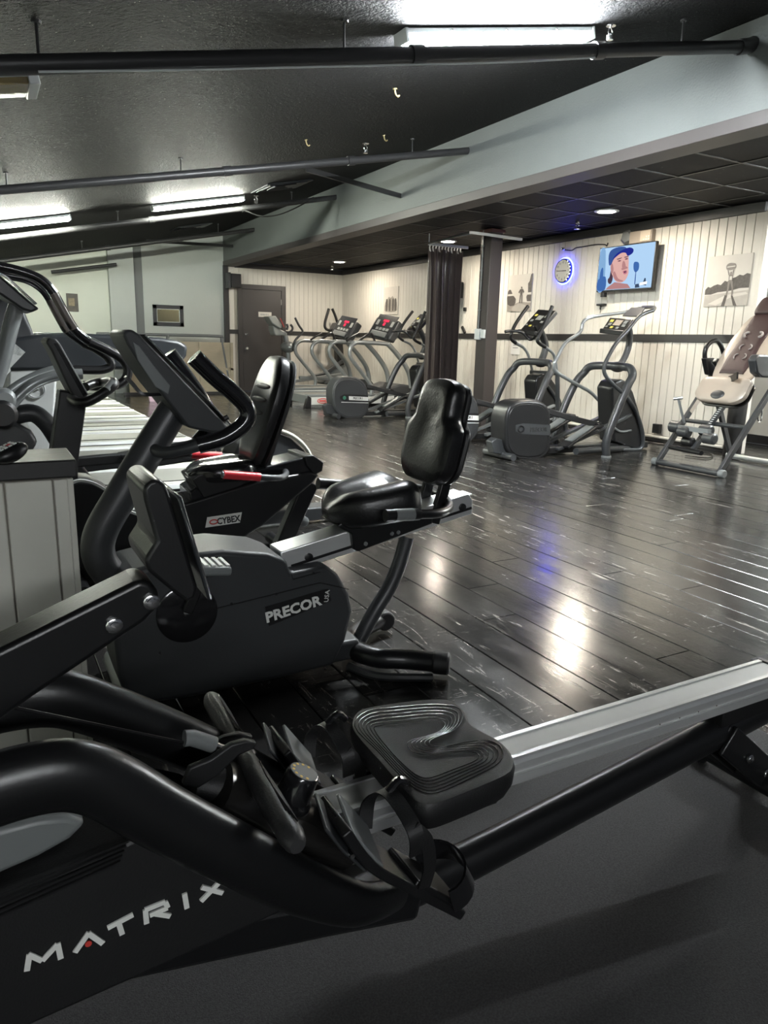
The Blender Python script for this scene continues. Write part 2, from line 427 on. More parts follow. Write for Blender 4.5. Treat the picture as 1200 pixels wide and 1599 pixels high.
# far wall with the door
DX0, DX1, DZ = 4.76, 5.60, 2.03
wf = solo('wall_far', join(box((4.40, YF+.012, 0), (DX0-.09, YF+.13, ZC)), box((DX1+.09, YF+.012, 0), (XW+.1, YF+.13, ZC)), box((DX0-.09, YF+.012, DZ+.09), (DX1+.09, YF+.13, ZC))), M_GAP, 'cream board wall around the dark door', kind='structure', smooth=False)
fb = []
x = XW-.003
while x > 4.5:
    x0 = x-.1+.004
    lo = (x0 < DX1+.09 and x > DX0-.09)
    if not lo:
        fb.append(box((x0, YF, .07), (x, YF+.016, 1.15))); fb.append(box((x0, YF, 1.235), (x, YF+.016, 2.43)))
    else: fb.append(box((x0, YF, DZ+.095), (x, YF+.016, 2.43)))
    x -= .1
part('far_boards', join(*fb), M_WHITE, wf, smooth=False, kind='stuff')
solo('trim_4', join(box((4.47, YF-.014, 1.15), (DX0-.09, YF+.02, 1.235)), box((DX1+.09, YF-.014, 1.15), (XW-.015, YF+.02, 1.235))), M_BLACKTRIM, 'black chair rail on the far wall beside the door', kind='structure')
solo('trim_5', box((4.62, YF-.03, 2.425), (XW-.03, YF+.02, ZC)), M_BLACKTRIM, 'black border strip above the far board wall', kind='structure')
solo('baseboard_far', join(box((4.47, YF-.012, 0), (DX0-.09, YF+.02, .075)), box((DX1+.09, YF-.012, 0), (XW-.015, YF+.02, .075))), M_BLACKTRIM, 'black baseboard on the far wall', kind='structure')
solo('trim_6', box((4.38, YF-.06, 0), (4.47, YF+.1, 2.45)), M_BLACKTRIM, 'black corner post at the end of the far wall', kind='structure')
dr = solo('door_1', box((DX0+.004, YF-.005, .012), (DX1-.004, YF+.04, DZ-.003)), M_DOOR, 'dark brown door with small white sign and two brass knobs', kind='structure', bevel=.003)
part('door_frame', join(box((DX0-.09, YF-.02, 0), (DX0, YF+.06, DZ+.09)), box((DX1, YF-.02, 0), (DX1+.09, YF+.06, DZ+.09)), box((DX0, YF-.02, DZ), (DX1, YF+.06, DZ+.09))), M_DOOR, dr, bevel=.004)
for zz, rr in ((.87, .032), (1.15, .022)):
    part('door_knob', lathe((DX0+.075, YF-.006, zz), (0, -1, 0), [(rr*.9, 0), (rr*.9, .008), (rr*.35, .012), (rr*.35, .03), (rr*.9, .04), (rr, .052), (rr*.7, .064)], 16), M_CHROME, dr)
sg = part('door_sign', box((5.10, YF-.012, 1.50), (5.38, YF-.005, 1.60)), M_PAPER, dr)
for i, (bx0, bx1) in enumerate(((5.145, 5.17), (5.18, 5.205), (5.21, 5.235), (5.25, 5.275), (5.295, 5.31))): part('sign_print', box((bx0, YF-.0128, 1.53), (bx1, YF-.012, 1.565)), M_GREY_LET, dr)
for zz in (.3, 1.75): part('hinge', box((DX1-.012, YF-.014, zz), (DX1+.01, YF-.004, zz+.11)), M_CHROME, dr)

# far left walls
solo('wall_far_left', box((-2.2, YF, 0), (2.23, YF+.12, 2.9)), M_PALEWALL, 'pale wall at the far left end of the gym', kind='structure', smooth=False)
solo('wall_pilaster', box((2.23, YF-.14, 0), (2.67, YF+.12, 2.9)), M_GREYWALL, 'grey pilaster on the far wall', kind='structure', smooth=False)
solo('trim_7', box((2.67, YF-.02, 0), (2.84, YF+.12, 2.9)), mat('dark_grey_paint', (.15, .16, .155), .6), 'dark grey painted stripe beside the pilaster', kind='structure', smooth=False)
solo('wall_far_middle', box((2.84, YF, 0), (4.40, YF+.12, 3.2)), M_GREYWALL, 'grey wall between pilaster and beam', kind='structure', smooth=False)
solo('wall_left', box((-2.3, -4.2, 0), (-2.2, YF+.1, 1.8)), M_PALEWALL, 'pale low side wall on the left', kind='structure', smooth=False)
hw = solo('wall_half', box((2.4, YF-.62, .05), (4.36, YF-.56, .98)), M_TAN, 'tan plywood half wall in front of the grey wall', kind='structure', smooth=False)
for xx in (2.4, 3.05, 3.7, 4.30): part('batten', box((xx, YF-.64, .05), (xx+.05, YF-.62, .98)), M_TAN, hw)
part('cap_rail', box((2.38, YF-.64, .46), (4.36, YF-.62, .50)), M_TAN, hw)
part('skirting', box((2.3, YF-.65, 0), (4.4, YF-.55, .05)), M_BLACKTRIM, hw)
pr_ = thing('pipe_handrail', 'grey pipe handrail above the tan half wall', 'handrail', (3.5, YF-.6, .98))
part('rail', tube([P(150, 521, Y=YF-.6), P(260, 523, Y=YF-.6), P(340, 525, Y=YF-.6), P(347, 528, Y=YF-.6), P(347, 536, Y=YF-.6), V((4.29, YF-.6, .1))], .028, 10, 3), M_GREYLT, pr_)
part('post', cyl(P(262, 523, Y=YF-.6), P(262, 534, Y=YF-.6), .03, 10), M_GREYLT, pr_)

# sloping ceiling, beam, suspended ceiling
solo('ceiling', prism([V((-2.25, -4.2, cz(-2.25))), V((BX+.1, -4.2, cz(BX+.1))), V((BX+.1, -4.2, cz(BX)+.2)), V((-2.25, -4.2, cz(-2.25)+.2))], (0, YF+4.4, 0)), M_CEIL, 'sloping black sprayed ceiling', kind='structure', smooth=False)
solo('beam', box((BX, -1.2, 2.525), (BX+.2, YF+.1, BZ+.02)), M_BEAM, 'wide grey plastered beam between the two ceilings', kind='structure', smooth=False)
solo('trim_8', box((BX-.012, -1.2, 2.44), (BX+.23, YF-.0, 2.528)), M_BAND, 'taupe edging along the underside of the beam', kind='structure', bevel=.004)
dc = solo('ceiling_suspended', box((BX+.1, -1.2, ZC+.015), (8.2, YF+.1, ZC+.08)), M_TILE, 'black suspended tile ceiling', kind='structure', smooth=False)
TL = .606
tm = mesh('ceiling_tile', box((-TL/2+.009, -TL/2+.009, -.004), (TL/2-.009, TL/2-.009, .012)), False); tm.materials.append(M_TILE)
for i in range(-1, 5):
    for j in range(-4, 17):
        x = 5.43+TL*(i-.5); y = 4.68+TL*(j+.5)
        if x < BX+.2 or x+TL/2 > (6.97 if y > 4.8 else 8.2) or y > YF-.2: continue
        o = bpy.data.objects.new('ceiling_tile', tm); COL.objects.link(o); o.parent = dc
        o.location = V((x, y, ZC+.006+random.uniform(-.002, .002)))-LOC[dc.name]
gw = []
for i in range(0, 4): gw.append(box((5.43+TL*(i-1)-.011, .6, ZC-.004), (5.43+TL*(i-1)+.011, YF, ZC+.002)))
for j in range(-4, 17): gw.append(box((BX+.2, 4.68+TL*j-.011, ZC-.0035), (XW, 4.68+TL*j+.011, ZC+.002)))
part('ceiling_grid', join(*gw), mat('scuffed_ceiling_grid', (.014, .0135, .013), .5, noise=.9, nscale=9), dc, smooth=False)

# column with conduit
cx0, cy0 = 5.88, 7.905
co = solo('column', box((cx0, cy0, 0), (cx0+.185, cy0+.22, ZC-.012)), M_COL, 'dark square column near the curtain', kind='structure', bevel=.006)
part('column_cap', box((cx0-.02, cy0-.02, ZC-.055), (cx0+.205, cy0+.24, ZC-.012)), mat('rust_red_collar', (.085, .032, .026), .5), co, bevel=.004)
part('conduit', tube([V((cx0-.014, cy0+.15, ZC-.02)), V((cx0-.014, cy0+.15, 2.0)), V((cx0-.014, cy0+.16, 1.28))], .011, 8, 2), M_GREYLT, co)
for zz in (2.3, 2.0, 1.75, 1.5): part('conduit_clip', box((cx0-.03, cy0+.135, zz), (cx0, cy0+.175, zz+.02)), M_GREYLT, co)
part('switch_box', join(box((cx0-.045, cy0+.1, 1.13), (cx0, cy0+.2, 1.27)), box((cx0-.03, cy0+.01, 1.15), (cx0, cy0+.09, 1.26))), M_FIX, co, bevel=.004)

# knee wall at the left
kx, ky = .165, 1.88
kw = solo('wall_knee', box((-1.6, ky+.014, 0), (kx, ky+.16, .742)), M_GAP, 'low cream boarded wall with black cap', kind='structure', smooth=False)
e = kx
for i, wdt in enumerate([.034, .105, .105, .105, .105, .105]):
    part('board', box((e-wdt+.004, ky, .0), (e, ky+.016, .735)), M_WHITE2, kw, bevel=.003); e -= wdt
part('end_board', box((kx, ky+.004, 0), (kx+.014, ky+.16, .735)), M_WHITE2, kw, bevel=.002)
part('wall_cap', box((-1.6, ky-.02, .742), (kx+.022, ky+.19, .785)), M_BLACKTRIM, kw, bevel=.004)

# ------------------------------------------------------------------ pipes
def hanger(p, top=None):
    z1 = cz(p.x)
    return join(cyl(p+V((0, 0, .03)), V((p.x, p.y, z1)), .006, 8), lathe(V((p.x, p.y, z1-.012)), (0, 0, 1), [(.018, 0), (.02, .01)], 10))
plist = [(3.33, 'nearest black pipe below the long ceiling light', .036, (0, 102), (1172, 71)), (6.38, 'second black pipe from the front under the sloping ceiling', .033, (0, 297), (729, 235)),
         (9.42, 'black pipe beside the two lit far ceiling lights', .033, (0, 372), (526, 308)), (12.75, 'black pipe behind the far vent', .033, (0, 408), (391, 358))]
for Yp, lab, rr, pa, pb in plist:
    b = P(*pb, Y=Yp); b.x = BX+.01
    a = P(*pa, Y=Yp); sl = (b.z-a.z)/(b.x-a.x); a2 = V((-2.0, Yp, b.z-sl*(b.x+2.0)))
    t = thing('sprinkler_pipe', lab, 'pipe', (b.x, Yp, b.z), 'pipes under the sloping ceiling')
    part('pipe', cyl(a2, b, rr, 16), M_PIPE, t)
    for f in (.25, .62, .80): q = a2.lerp(b, f); dq = (b-a2).normalized(); part('coupling', cyl(q-dq*.035, q+dq*.035, rr*1.22, 16), M_PIPE, t)
    for f in (.36, .56, .90): part('hanger', hanger(a2.lerp(b, f)), M_PIPE, t)
    if Yp < 4: part('wall_flange', tube([b-V((.14, 0, .03)), b-V((.03, 0, -.0)), b+V((0, 0, .02))], .045, 12, 3), M_PIPE, t)
solo('far_roof_pipe', cyl(P(80, 425, Y=YF-.35), P(182, 413, Y=YF-.35), .03, 10), M_PIPE, 'short dark pipe in front of the pale far wall', 'pipe')
solo('pipe_brace', bar([PC(478, 264, .05), P(626, 306, X=BX-.01)], .05, .02, (0, 0, 1)), M_PIPE, 'thin black brace bar running to the grey beam behind the second pipe', 'brace')
solo('pipe_brace', bar([V((2.75, 13.6, cz(2.75)-.06)), V((4.38, 13.9, 2.74))], .05, .02, (0, 0, 1)), M_PIPE, 'thin dark brace bar at the far end of the grey beam', 'brace')
solo('ceiling_cable', tube([P(770/2, 660/2, Y=9.3), P(410, 338, Y=9.3), P(440, 334, Y=9.3), P(475, 318, Y=9.3), P(490, 308, Y=9.3)], .008, 6, 4), M_PIPE, 'loose dark cable sagging under the far pipe', 'cable')
solo('ceiling_cable', tube([P(60, 112, Y=3.30), P(300, 109, Y=3.30), P(420, 106, Y=3.30), P(640, 101, Y=3.30), P(800, 97, Y=3.30), P(930, 90, Y=3.30)], .0045, 6, 4), M_FIX, 'thin white cable strung below the nearest pipe', 'cable')

# ------------------------------------------------------------------ fluorescent fixtures
def strip(x0, x1, Yc, off, label, lit=True, em=M_TUBE, n=1):
    a = V((x0, Yc, cz(x0)-off)); b = V((x1, Yc, cz(x1)-off)); dr_ = (b-a).normalized(); L = (b-a).length
    t = thing('strip_light', label, 'ceiling light', a.lerp(b, .5), 'strip lights on the sloping ceiling')
    M = Matrix.Translation(a) @ frame((0, 0, 0), dr_, (0, 1, 0))
    bx = lambda p, q: xf(box(p, q), M)
    part('housing', bx((0, -.055, .024), (L, .055, .048)), M_FIX, t, bevel=.004)
    part('end_plate', bx((-.006, -.06, -.012), (.012, .06, .049)), M_FIX, t, bevel=.003); part('end_plate', bx((L-.012, -.06, -.012), (L+.006, .06, .049)), M_FIX, t, bevel=.003)
    for i in range(n):
        l0, l1 = L*i/n+.02, L*(i+1)/n-.02
        for yy in (-.028, .028):
            part('tube_lamp', xf(cyl(V((l0, yy, .004)), V((l1, yy, .004)), .019, 10), M), em, t)
    for f in (.22, .5, .78): part('screw', xf(lathe((L*f, -.0555, .036), (0, -1, 0), [(.006, 0), (.005, .003)], 8), M), M_CHROME, t)
    return t
strip(1.97, 3.17, 3.47, .056, 'long bright strip light above the nearest pipe, right of centre')
strip(1.95, 3.05, 9.22, .06, 'lit strip light near the far vents, right one of the far pair', em=M_TUBE2)
strip(-.9, 1.05, 9.22, .06, 'lit double strip light at the left edge, left one of the far pair', em=M_TUBE2, n=2)
strip(-1.5, .9, -3.6, .09, 'unseen fill strip light added on the sloping ceiling behind the camera', em=M_TUBE3, n=2)  # out of view, added to fill the knee wall and rower front
t = thing('wrap_light', 'unlit strip light with amber lens in the upper left corner', 'ceiling light', (0, 3.92, cz(0)-.08))
a = V((-.85, 3.92, cz(-.85)-.085)); M = Matrix.Translation(a) @ frame((0, 0, 0), ALC, (0, 1, 0))
part('housing', xf(box((0, -.13, .02), (1.22, .13, .07)), M), M_FIX, t, bevel=.004)
part('lens', xf(prism([V((0, -.12, .03)), V((0, -.11, -.005)), V((0, 0, -.015)), V((0, .11, -.005)), V((0, .12, .03))], (1.18, 0, 0)), M), M_LENS, t, bevel=.006)
part('end_plate', xf(prism([V((1.18, -.135, .07)), V((1.18, -.125, -.012)), V((1.18, .125, -.012)), V((1.18, .135, .07))], (.045, 0, 0)), M), M_FIX, t, bevel=.004)

# lights in the suspended ceiling
for px, lab in (((948, 330), 'warm recessed light nearest the television'), ((700, 377), 'warm recessed light above the black curtain'), ((530, 409), 'warm recessed light farthest back, near the far wall corner')):
    c = P(*px, Z=ZC-.01)
    t = thing('recessed_light', lab, 'ceiling light', c, 'recessed lights in the black tile ceiling')
    part('trim_ring', lathe(c+V((0, 0, .006)), (0, 0, -1), [(.130, 0), (.132, .008), (.098, .014), (.088, .004)], 28), M_FIX, t)
    part('lamp', lathe(c+V((0, 0, -.003)), (0, 0, -1), [(.086, 0), (.082, .004)], 28), M_CAN, t)
t = thing('recessed_light', 'warm recessed light out of view beside the near end of the beam', 'ceiling light', (6.18, 3.1, ZC-.01), 'recessed lights in the black tile ceiling')
part('lamp', lathe((6.18, 3.1, ZC-.012), (0, 0, -1), [(.086, 0), (.082, .004)], 28), M_CAN, t)
# lit tube fixture in the space beyond the wall end
t = thing('strip_light', 'strip light in the space beyond the wall end', 'ceiling light', (7.55, 3.2, ZC-.06))
part('housing', box((7.45, 2.4, ZC-.05), (7.65, 3.9, ZC-.004)), M_FIX, t)
for xx in (7.5, 7.6): part('tube_lamp', cyl(V((xx, 2.45, ZC-.07)), V((xx, 3.85, ZC-.07)), .018, 10), M_TUBE4, t)

# sprinklers
def sprink(c, dn, label, s=1.0):
    t = thing('fire_sprinkler', label, 'sprinkler', c, 'fire sprinkler heads'); d_ = V((0, 0, dn))
    part('body', lathe(c, d_, [(.016*s, 0), (.016*s, .02*s), (.009*s, .025*s)], 10), M_CHROME, t)
    part('yoke', join(tube([c+d_*.02*s, c+d_*.035*s+V((.014*s, 0, 0)), c+d_*.06*s], .0035*s, 6, 3), tube([c+d_*.02*s, c+d_*.035*s-V((.014*s, 0, 0)), c+d_*.06*s], .0035*s, 6, 3)), M_CHROME, t)
    part('deflector', lathe(c+d_*.06*s, d_, [(.004*s, 0), (.024*s, .002), (.024*s, .004)], 12), M_CHROME, t)
sprink(P(952, 72, Y=3.33)+V((0, 0, .030)), 1, 'sprinkler head standing on the nearest pipe beside the bright light', 1.1)
sprink(P(571, 246, Y=6.38)+V((0, 0, .036)), 1, 'sprinkler head standing on the second pipe', 1.3)
sprink(P(400, 318, Y=9.42), 1, 'sprinkler head on the pipe near the far lit strip light', 1.5)
sprink(P(903, 344, Z=ZC-.004), -1, 'sprinkler head hanging from the tile ceiling beside the television light', 1.6)
sprink(P(519, 413, Z=ZC-.004), -1, 'sprinkler head hanging from the tile ceiling near the farthest recessed light', 1.6)
M_HOOK = mat('yellowed_hook', (.26, .20, .08), .5)
for px, lab in (((617, 138), 'yellowed hook stub on the ceiling between the two nearest pipes'), ((600, 211), 'small yellowed hook just above the second pipe, right of the sprinkler'), ((478, 218), 'small yellowed hook just above the second pipe, left of the sprinkler')):
    c = PC(*px)
    solo('ceiling_hook', join(tube([c+UPC*.01, c-UPC*.03, c-UPC*.045+V((.015, 0, 0)), c-UPC*.035+V((.028, 0, 0))], .006, 6, 3), lathe(c, -UPC, [(.014, 0), (.014, .006)], 8)), M_HOOK, lab, 'hook', 'hooks left in the sloping ceiling')
# ceiling vents
for cpx, sx, sy, lab in (((440, 291), .42, .42, 'black ceiling air vent between the second pipe and the lit strip'), ((298, 355), .42, .42, 'black ceiling air vent farther back, left of the beam')):
    c = PC(*cpx, off=.012)
    t = thing('ceiling_vent', lab, 'vent', c, 'black air vents in the sloping ceiling')
    M = Matrix.Translation(c) @ frame((0, 0, 0), ALC, (0, 1, 0))
    for i, s in enumerate((.29, .24, .19, .14, .09)):
        z = -.006-.006*(i % 2)
        part('louvre', join(*[xf(prism([V((-s, sg_*s, z)), V((s, sg_*s, z)), V((s-.022, sg_*(s-.022), z+.02)), V((-s+.022, sg_*(s-.022), z+.02))], (0, 0, .004)), M) for sg_ in (-1, 1)],
                            *[xf(prism([V((sg_*s, -s, z)), V((sg_*s, s, z)), V((sg_*(s-.022), s-.022, z+.02)), V((sg_*(s-.022), -s+.022, z+.02))], (0, 0, .004)), M) for sg_ in (-1, 1)]), M_GREYPC, t, smooth=False)
# ================================================================== rowing machine in the foreground
YR = .945
rw = thing('rowing_machine', 'black rowing machine with aluminium seat rail in the foreground', 'rower', (.8, YR, .008))
ZR = .345
sec = [(-.040, -.052), (-.040, -.034), (-.034, -.032), (-.034, -.026), (-.040, -.024), (-.040, -.010), (-.036, -.004), (-.036, .002), (-.026, .002), (-.026, -.003), (.026, -.003), (.026, .002), (.036, .002), (.036, -.004), (.040, -.010), (.040, -.024), (.034, -.026), (.034, -.032), (.040, -.034), (.040, -.052)]
rail = part('seat_rail', prism([V((.36, YR+y, ZR+z)) for y, z in sec], (1.245, 0, 0)), M_ALU, rw, smooth=False)
part('running_strip', box((.37, YR-.0255, ZR-.003), (1.604, YR+.0255, ZR-.001)), M_ALUP, rail)
part('rail_end_cap', box((1.605, YR-.041, ZR-.053), (1.62, YR+.041, ZR+.003)), M_BLK, rail, bevel=.002)
for i, xx in enumerate((1.18, 1.24, 1.3, 1.36)): part('rail_rivet', lathe((xx, YR-.0345, ZR-.029), (0, -1, 0), [(.003, 0), (.002, .002)], 6), M_CHROME, rail)
part('lower_beam', tube([P(640, 1385, Y=YR), P(725, 1347, Y=YR), P(960, 1225, Y=YR), P(1190, 1106, Y=YR), P(1226, 1088, Y=YR)], .040, 18, 4, flat=.8, side=(0, 1, 0)), M_STEELBLK, rw)
part('rail_bracket', box((1.40, YR-.03, ZR-.10), (1.58, YR+.03, ZR-.052)), M_BLK, rw, bevel=.004)
# rear leg and foot bar
lg = part('rear_leg', join(bar([V((1.42, YR-.035, .215)), V((1.595, YR-.035, .075))], .012, .075), bar([V((1.42, YR+.035, .215)), V((1.595, YR+.035, .075))], .012, .075), bar([V((1.42, YR, .225)), V((1.58, YR, .095))], .06, .05)), M_STEELBLK, rw, bevel=.004)
for a, y in ((1.50, -.043), (1.575, -.043)): part('bolt', bolt(V((a, YR+y, .15 if a < 1.55 else .09)), (0, -1, 0), .011), M_CHROME, lg)
ft = part('rear_foot_bar', cyl(V((1.60, YR-.19, .052)), V((1.60, YR+.17, .052)), .030, 16), M_STEELBLK, rw)
for s in (-1, 1):
    part('foot_cap', lathe((1.60, YR+(.165 if s > 0 else -.185), .045), (0, s, 0), [(.036, -.03), (.038, 0), (.03, .02), (.015, .026)], 16), M_BLKS, ft)
part('transport_wheel', lathe((1.645, YR+.03, .055), (0, 1, 0), [(.02, -.02), (.032, -.018), (.032, .018), (.02, .02)], 16), M_SILVER, ft)
part('wheel_bracket', bar([V((1.59, YR+.0, .085)), V((1.66, YR+.0, .062))], .07, .02), M_SILVER, ft, bevel=.004)

# seat with contour lines
ZS = .41
so = [(556, 1112), (575, 1103), (640, 1093), (690, 1090), (712, 1096), (726, 1110), (734, 1128), (752, 1140), (780, 1155), (800, 1176), (803, 1194), (790, 1210), (720, 1240), (680, 1254), (660, 1254), (640, 1242), (595, 1190), (556, 1146), (549, 1128)]
ol = catmull([P(x, y, Z=ZS) for x, y in so], 3, True)
cc = sum(ol, V((0, 0, 0)))/len(ol)
def ring(s, dz, dip=0): return [V((cc.x+(p.x-cc.x)*s, cc.y+(p.y-cc.y)*s, p.z+dz)) for p in ol]
st = part('seat', loft([ring(.80, -.058), ring(.93, -.052), ring(1.0, -.030), ring(1.012, -.012), ring(.985, -.002), ring(.94, .0), ring(.6, -.003), ring(.25, -.006)]), M_BLKS, rw)
zo = lambda x, y: (480+x/3.529, 1080+y/3.529)
inn = [(372, 215), (395, 188), (550, 170), (700, 156), (752, 166), (758, 192), (715, 226), (590, 262), (552, 288), (572, 325), (645, 346), (780, 335), (905, 332), (945, 350), (925, 382), (800, 432), (685, 474), (625, 470), (560, 428), (460, 330)]
out = [(262, 190), (330, 108), (500, 84), (690, 70), (822, 84), (856, 140), (815, 208), (700, 255), (672, 282), (700, 300), (770, 300), (890, 276), (995, 268), (1072, 310), (1060, 390), (900, 478), (720, 556), (620, 545), (520, 470), (390, 330)]
gl = []
for i in range(6):
    f = i/5
    pts = [P(*zo(a[0]*(1-f)+b[0]*f, a[1]*(1-f)+b[1]*f), Z=ZS-.0015*(1-f)) for a, b in zip(inn, out)]
    gl.append(tube(pts, .0008, 5, 4, True))
part('contour_lines', join(*gl), M_BLKG, st)
part('seat_carriage', join(box((.56, YR-.06, ZR-.02), (.74, YR+.06, ZS-.052)), box((.56, YR-.062, ZR-.06), (.74, YR-.044, ZS-.05)), box((.56, YR+.044, ZR-.06), (.74, YR+.062, ZS-.05))), M_BLK, st, bevel=.004)
for xx in (.59, .71): part('roller', lathe((xx, YR-.065, ZR-.03), (0, 1, 0), [(.014, 0), (.016, .003), (.016, .018)], 14), M_BLKG, st)

# curved frame arms, front cover
part('frame_arm', tube([P(-70, 1262, Y=.83), P(0, 1230, Y=.83), P(95, 1210, Y=.83), P(165, 1225, Y=.83), P(255, 1276, Y=.83), P(360, 1330, Y=.83), P(470, 1384, Y=.84), P(560, 1412, Y=.86), P(620, 1395, Y=.90)], [.042, .044, .044, .042, .042, .042, .042, .036, .03], 18, 5, flat=.72, side=(0, 1, 0)), M_STEELBLK, rw)
part('frame_arm', tube([P(-90, 1125, Y=1.06), P(0, 1098, Y=1.06), P(85, 1090, Y=1.06), P(150, 1106, Y=1.06), P(240, 1140, Y=1.06), P(330, 1178, Y=1.05), P(420, 1225, Y=1.03), P(520, 1290, Y=1.0)], [.042, .044, .044, .042, .042, .040, .038, .03], 18, 5, flat=.72, side=(0, 1, 0)), M_STEELBLK, rw)
hp = [(-60, 1440), (0, 1408), (120, 1350), (240, 1296), (330, 1312), (420, 1362), (478, 1392), (480, 1404), (450, 1422), (300, 1490), (60, 1598), (-60, 1650)]
hs = part('flywheel_housing', pprism(hp, .858, .18), M_BLKS, rw, bevel=.010, seg=3)
for i in range(5):
    part('vent_rib', bar([P(-50+0*i, 1415+9*i, Y=.857), P(200-3*i, 1312+8*i, Y=.857)], .006, .003), M_BLK, hs)
part('flywheel_cover', pprism([(-60, 1330), (0, 1296), (60, 1280), (108, 1276), (136, 1286), (110, 1312), (60, 1340), (0, 1366), (-60, 1390)], .90, .09), M_GREYLT, hs, bevel=.008, seg=3)
# MATRIX lettering as strokes
yl = .8555
def stroke_text(items, Yp, wd, parent, m, th=.002):
    gs = []
    for segs in items:
        for a, b in segs:
            A, B = P(*a, Y=Yp), P(*b, Y=Yp); gs.append(bar([A, B], th+.00008*len(gs), wd))
    return part('lettering', join(*gs), m, parent, smooth=False)
L = [[((42, 1516), (46, 1490)), ((44, 1490), (66, 1500)), ((66, 1500), (90, 1474)), ((90, 1473), (95, 1497))],
     [((117, 1487), (139, 1456)), ((138, 1457), (161, 1473))],
     [((168, 1449), (208, 1428)), ((185, 1440), (191, 1459))],
     [((229, 1442), (227, 1420)), ((226, 1421), (258, 1408)), ((258, 1408), (262, 1417)), ((262, 1417), (234, 1429)), ((240, 1426), (266, 1430))],
     [((288, 1395), (292, 1418))],
     [((315, 1385), (348, 1394)), ((314, 1407), (346, 1374))]]
stroke_text(L, yl, .0068, hs, M_LETTER)
part('logo_dot', lathe(P(138, 1473, Y=yl), (0, -1, 0), [(.0042, 0), (.0042, .0015)], 12), M_REDINK, hs)
# support legs under the front, out of the picture to the left
part('front_leg', bar([V((-.32, YR, .30)), V((-.40, YR, .04))], .08, .05), M_STEELBLK, rw, bevel=.005)
part('front_foot_bar', cyl(V((-.40, YR-.25, .04)), V((-.40, YR+.25, .04)), .031, 14), M_STEELBLK, rw)
part('front_beam', bar([V((-.45, YR, .34)), V((.42, YR, .16)), P(640, 1385, Y=YR)], .09, .07), M_STEELBLK, rw, bevel=.01)
# centre cover, damper knob
part('centre_cover', tube([P(330, 1225, Y=YR), P(400, 1262, Y=YR), P(470, 1288, Y=YR), P(530, 1312, Y=YR)], [.042, .045, .045, .04], 20, 5, flat=1.45, side=(0, 1, 0)), mat('gloss_black_metal', (.022, .021, .020), .2, metal=.3), rw)
kb = P(452, 1252, Y=.925); ka = (P(470, 1208, Y=.925)-kb).normalized(); ka = (ka+V((0, -.12, 0))).normalized()
kn = part('damper_knob', lathe(kb, ka, [(.034, 0), (.034, .008), (.029, .012), (.026, .05), (.024, .054)], 24), M_BLKG, rw)
part('knob_dial', lathe(kb+ka*.0545, ka, [(.0225, 0), (.0225, .0008), (.014, .001)], 24), M_GREYLT, kn)
part('dial_marks', join(*[lathe(kb+ka*.0555+frame((0, 0, 0), ka.orthogonal(), ka.cross(ka.orthogonal())) @ V((.018*math.cos(a), .018*math.sin(a), 0)), ka, [(.0028, 0), (.0025, .0005)], 6) for a in [i*.55 for i in range(8)]]), M_GOLD, kn)
# pull handle in its cradle
zh, xh = .45, .307
h0, h1 = V((.312, 1.185, zh)), V((.302, .745, zh))
hd = part('pull_handle', join(tube([h0, h0.lerp(h1, .08), h0.lerp(h1, .3), h0.lerp(h1, .5)], [.010, .0165, .0172, .0150, .0140], 16, 4), tube([h0.lerp(h1, .5), h0.lerp(h1, .58), h0.lerp(h1, .75), h0.lerp(h1, .95), h1], [.0140, .0158, .0178, .0172, .010], 16, 4)), mat('dark_grey_grip_rubber', (.028, .028, .029), .42, bump=.1, bscale=200), rw)
for f0 in (0.05, .58):
    part('grip_ridge', join(*[tube([h0.lerp(h1, f0+.03*i)+V((.010-.002*i, 0, .0130+.0006*i)), h0.lerp(h1, f0+.10+.03*i)+V((.006, 0, .0155)), h0.lerp(h1, f0+.30+.02*i)+V((.004+.002*i, 0, .0165))], .0013, 5, 3) for i in range(4)]), M_BLKG, hd)
cr = part('handle_cradle', pprism([(296, 1200), (330, 1186), (362, 1163), (385, 1157), (402, 1160), (396, 1171), (374, 1180), (340, 1212), (310, 1232), (285, 1228)], .915, .012), M_BLKS, rw, bevel=.003)
part('cradle_hook', pprism([(322, 1168), (350, 1152), (376, 1146), (396, 1150), (392, 1158), (368, 1160), (334, 1184)], .975, .012), M_BLKS, cr, bevel=.003)
part('cradle_base', tube([P(300, 1226, Y=YR), P(340, 1226, Y=YR), P(385, 1240, Y=YR)], [.022, .030, .026], 14, 4, flat=1.1, side=(0, 1, 0)), M_BLKS, cr)
part('cord_connector', tube([P(288, 1153, Y=YR), P(300, 1152, Y=YR), P(334, 1163, Y=YR)], .012, 12, 1), M_GREYLT, cr)
part('pull_cord', tube([P(-60, 1084, Y=YR), P(30, 1107, Y=YR), P(286, 1160, Y=YR)], .0028, 6, 1), M_BLK, rw)
part('cord_pin', cyl(P(334, 1164, Y=YR), P(352, 1170, Y=YR), .006, 10), M_CHROME, cr)

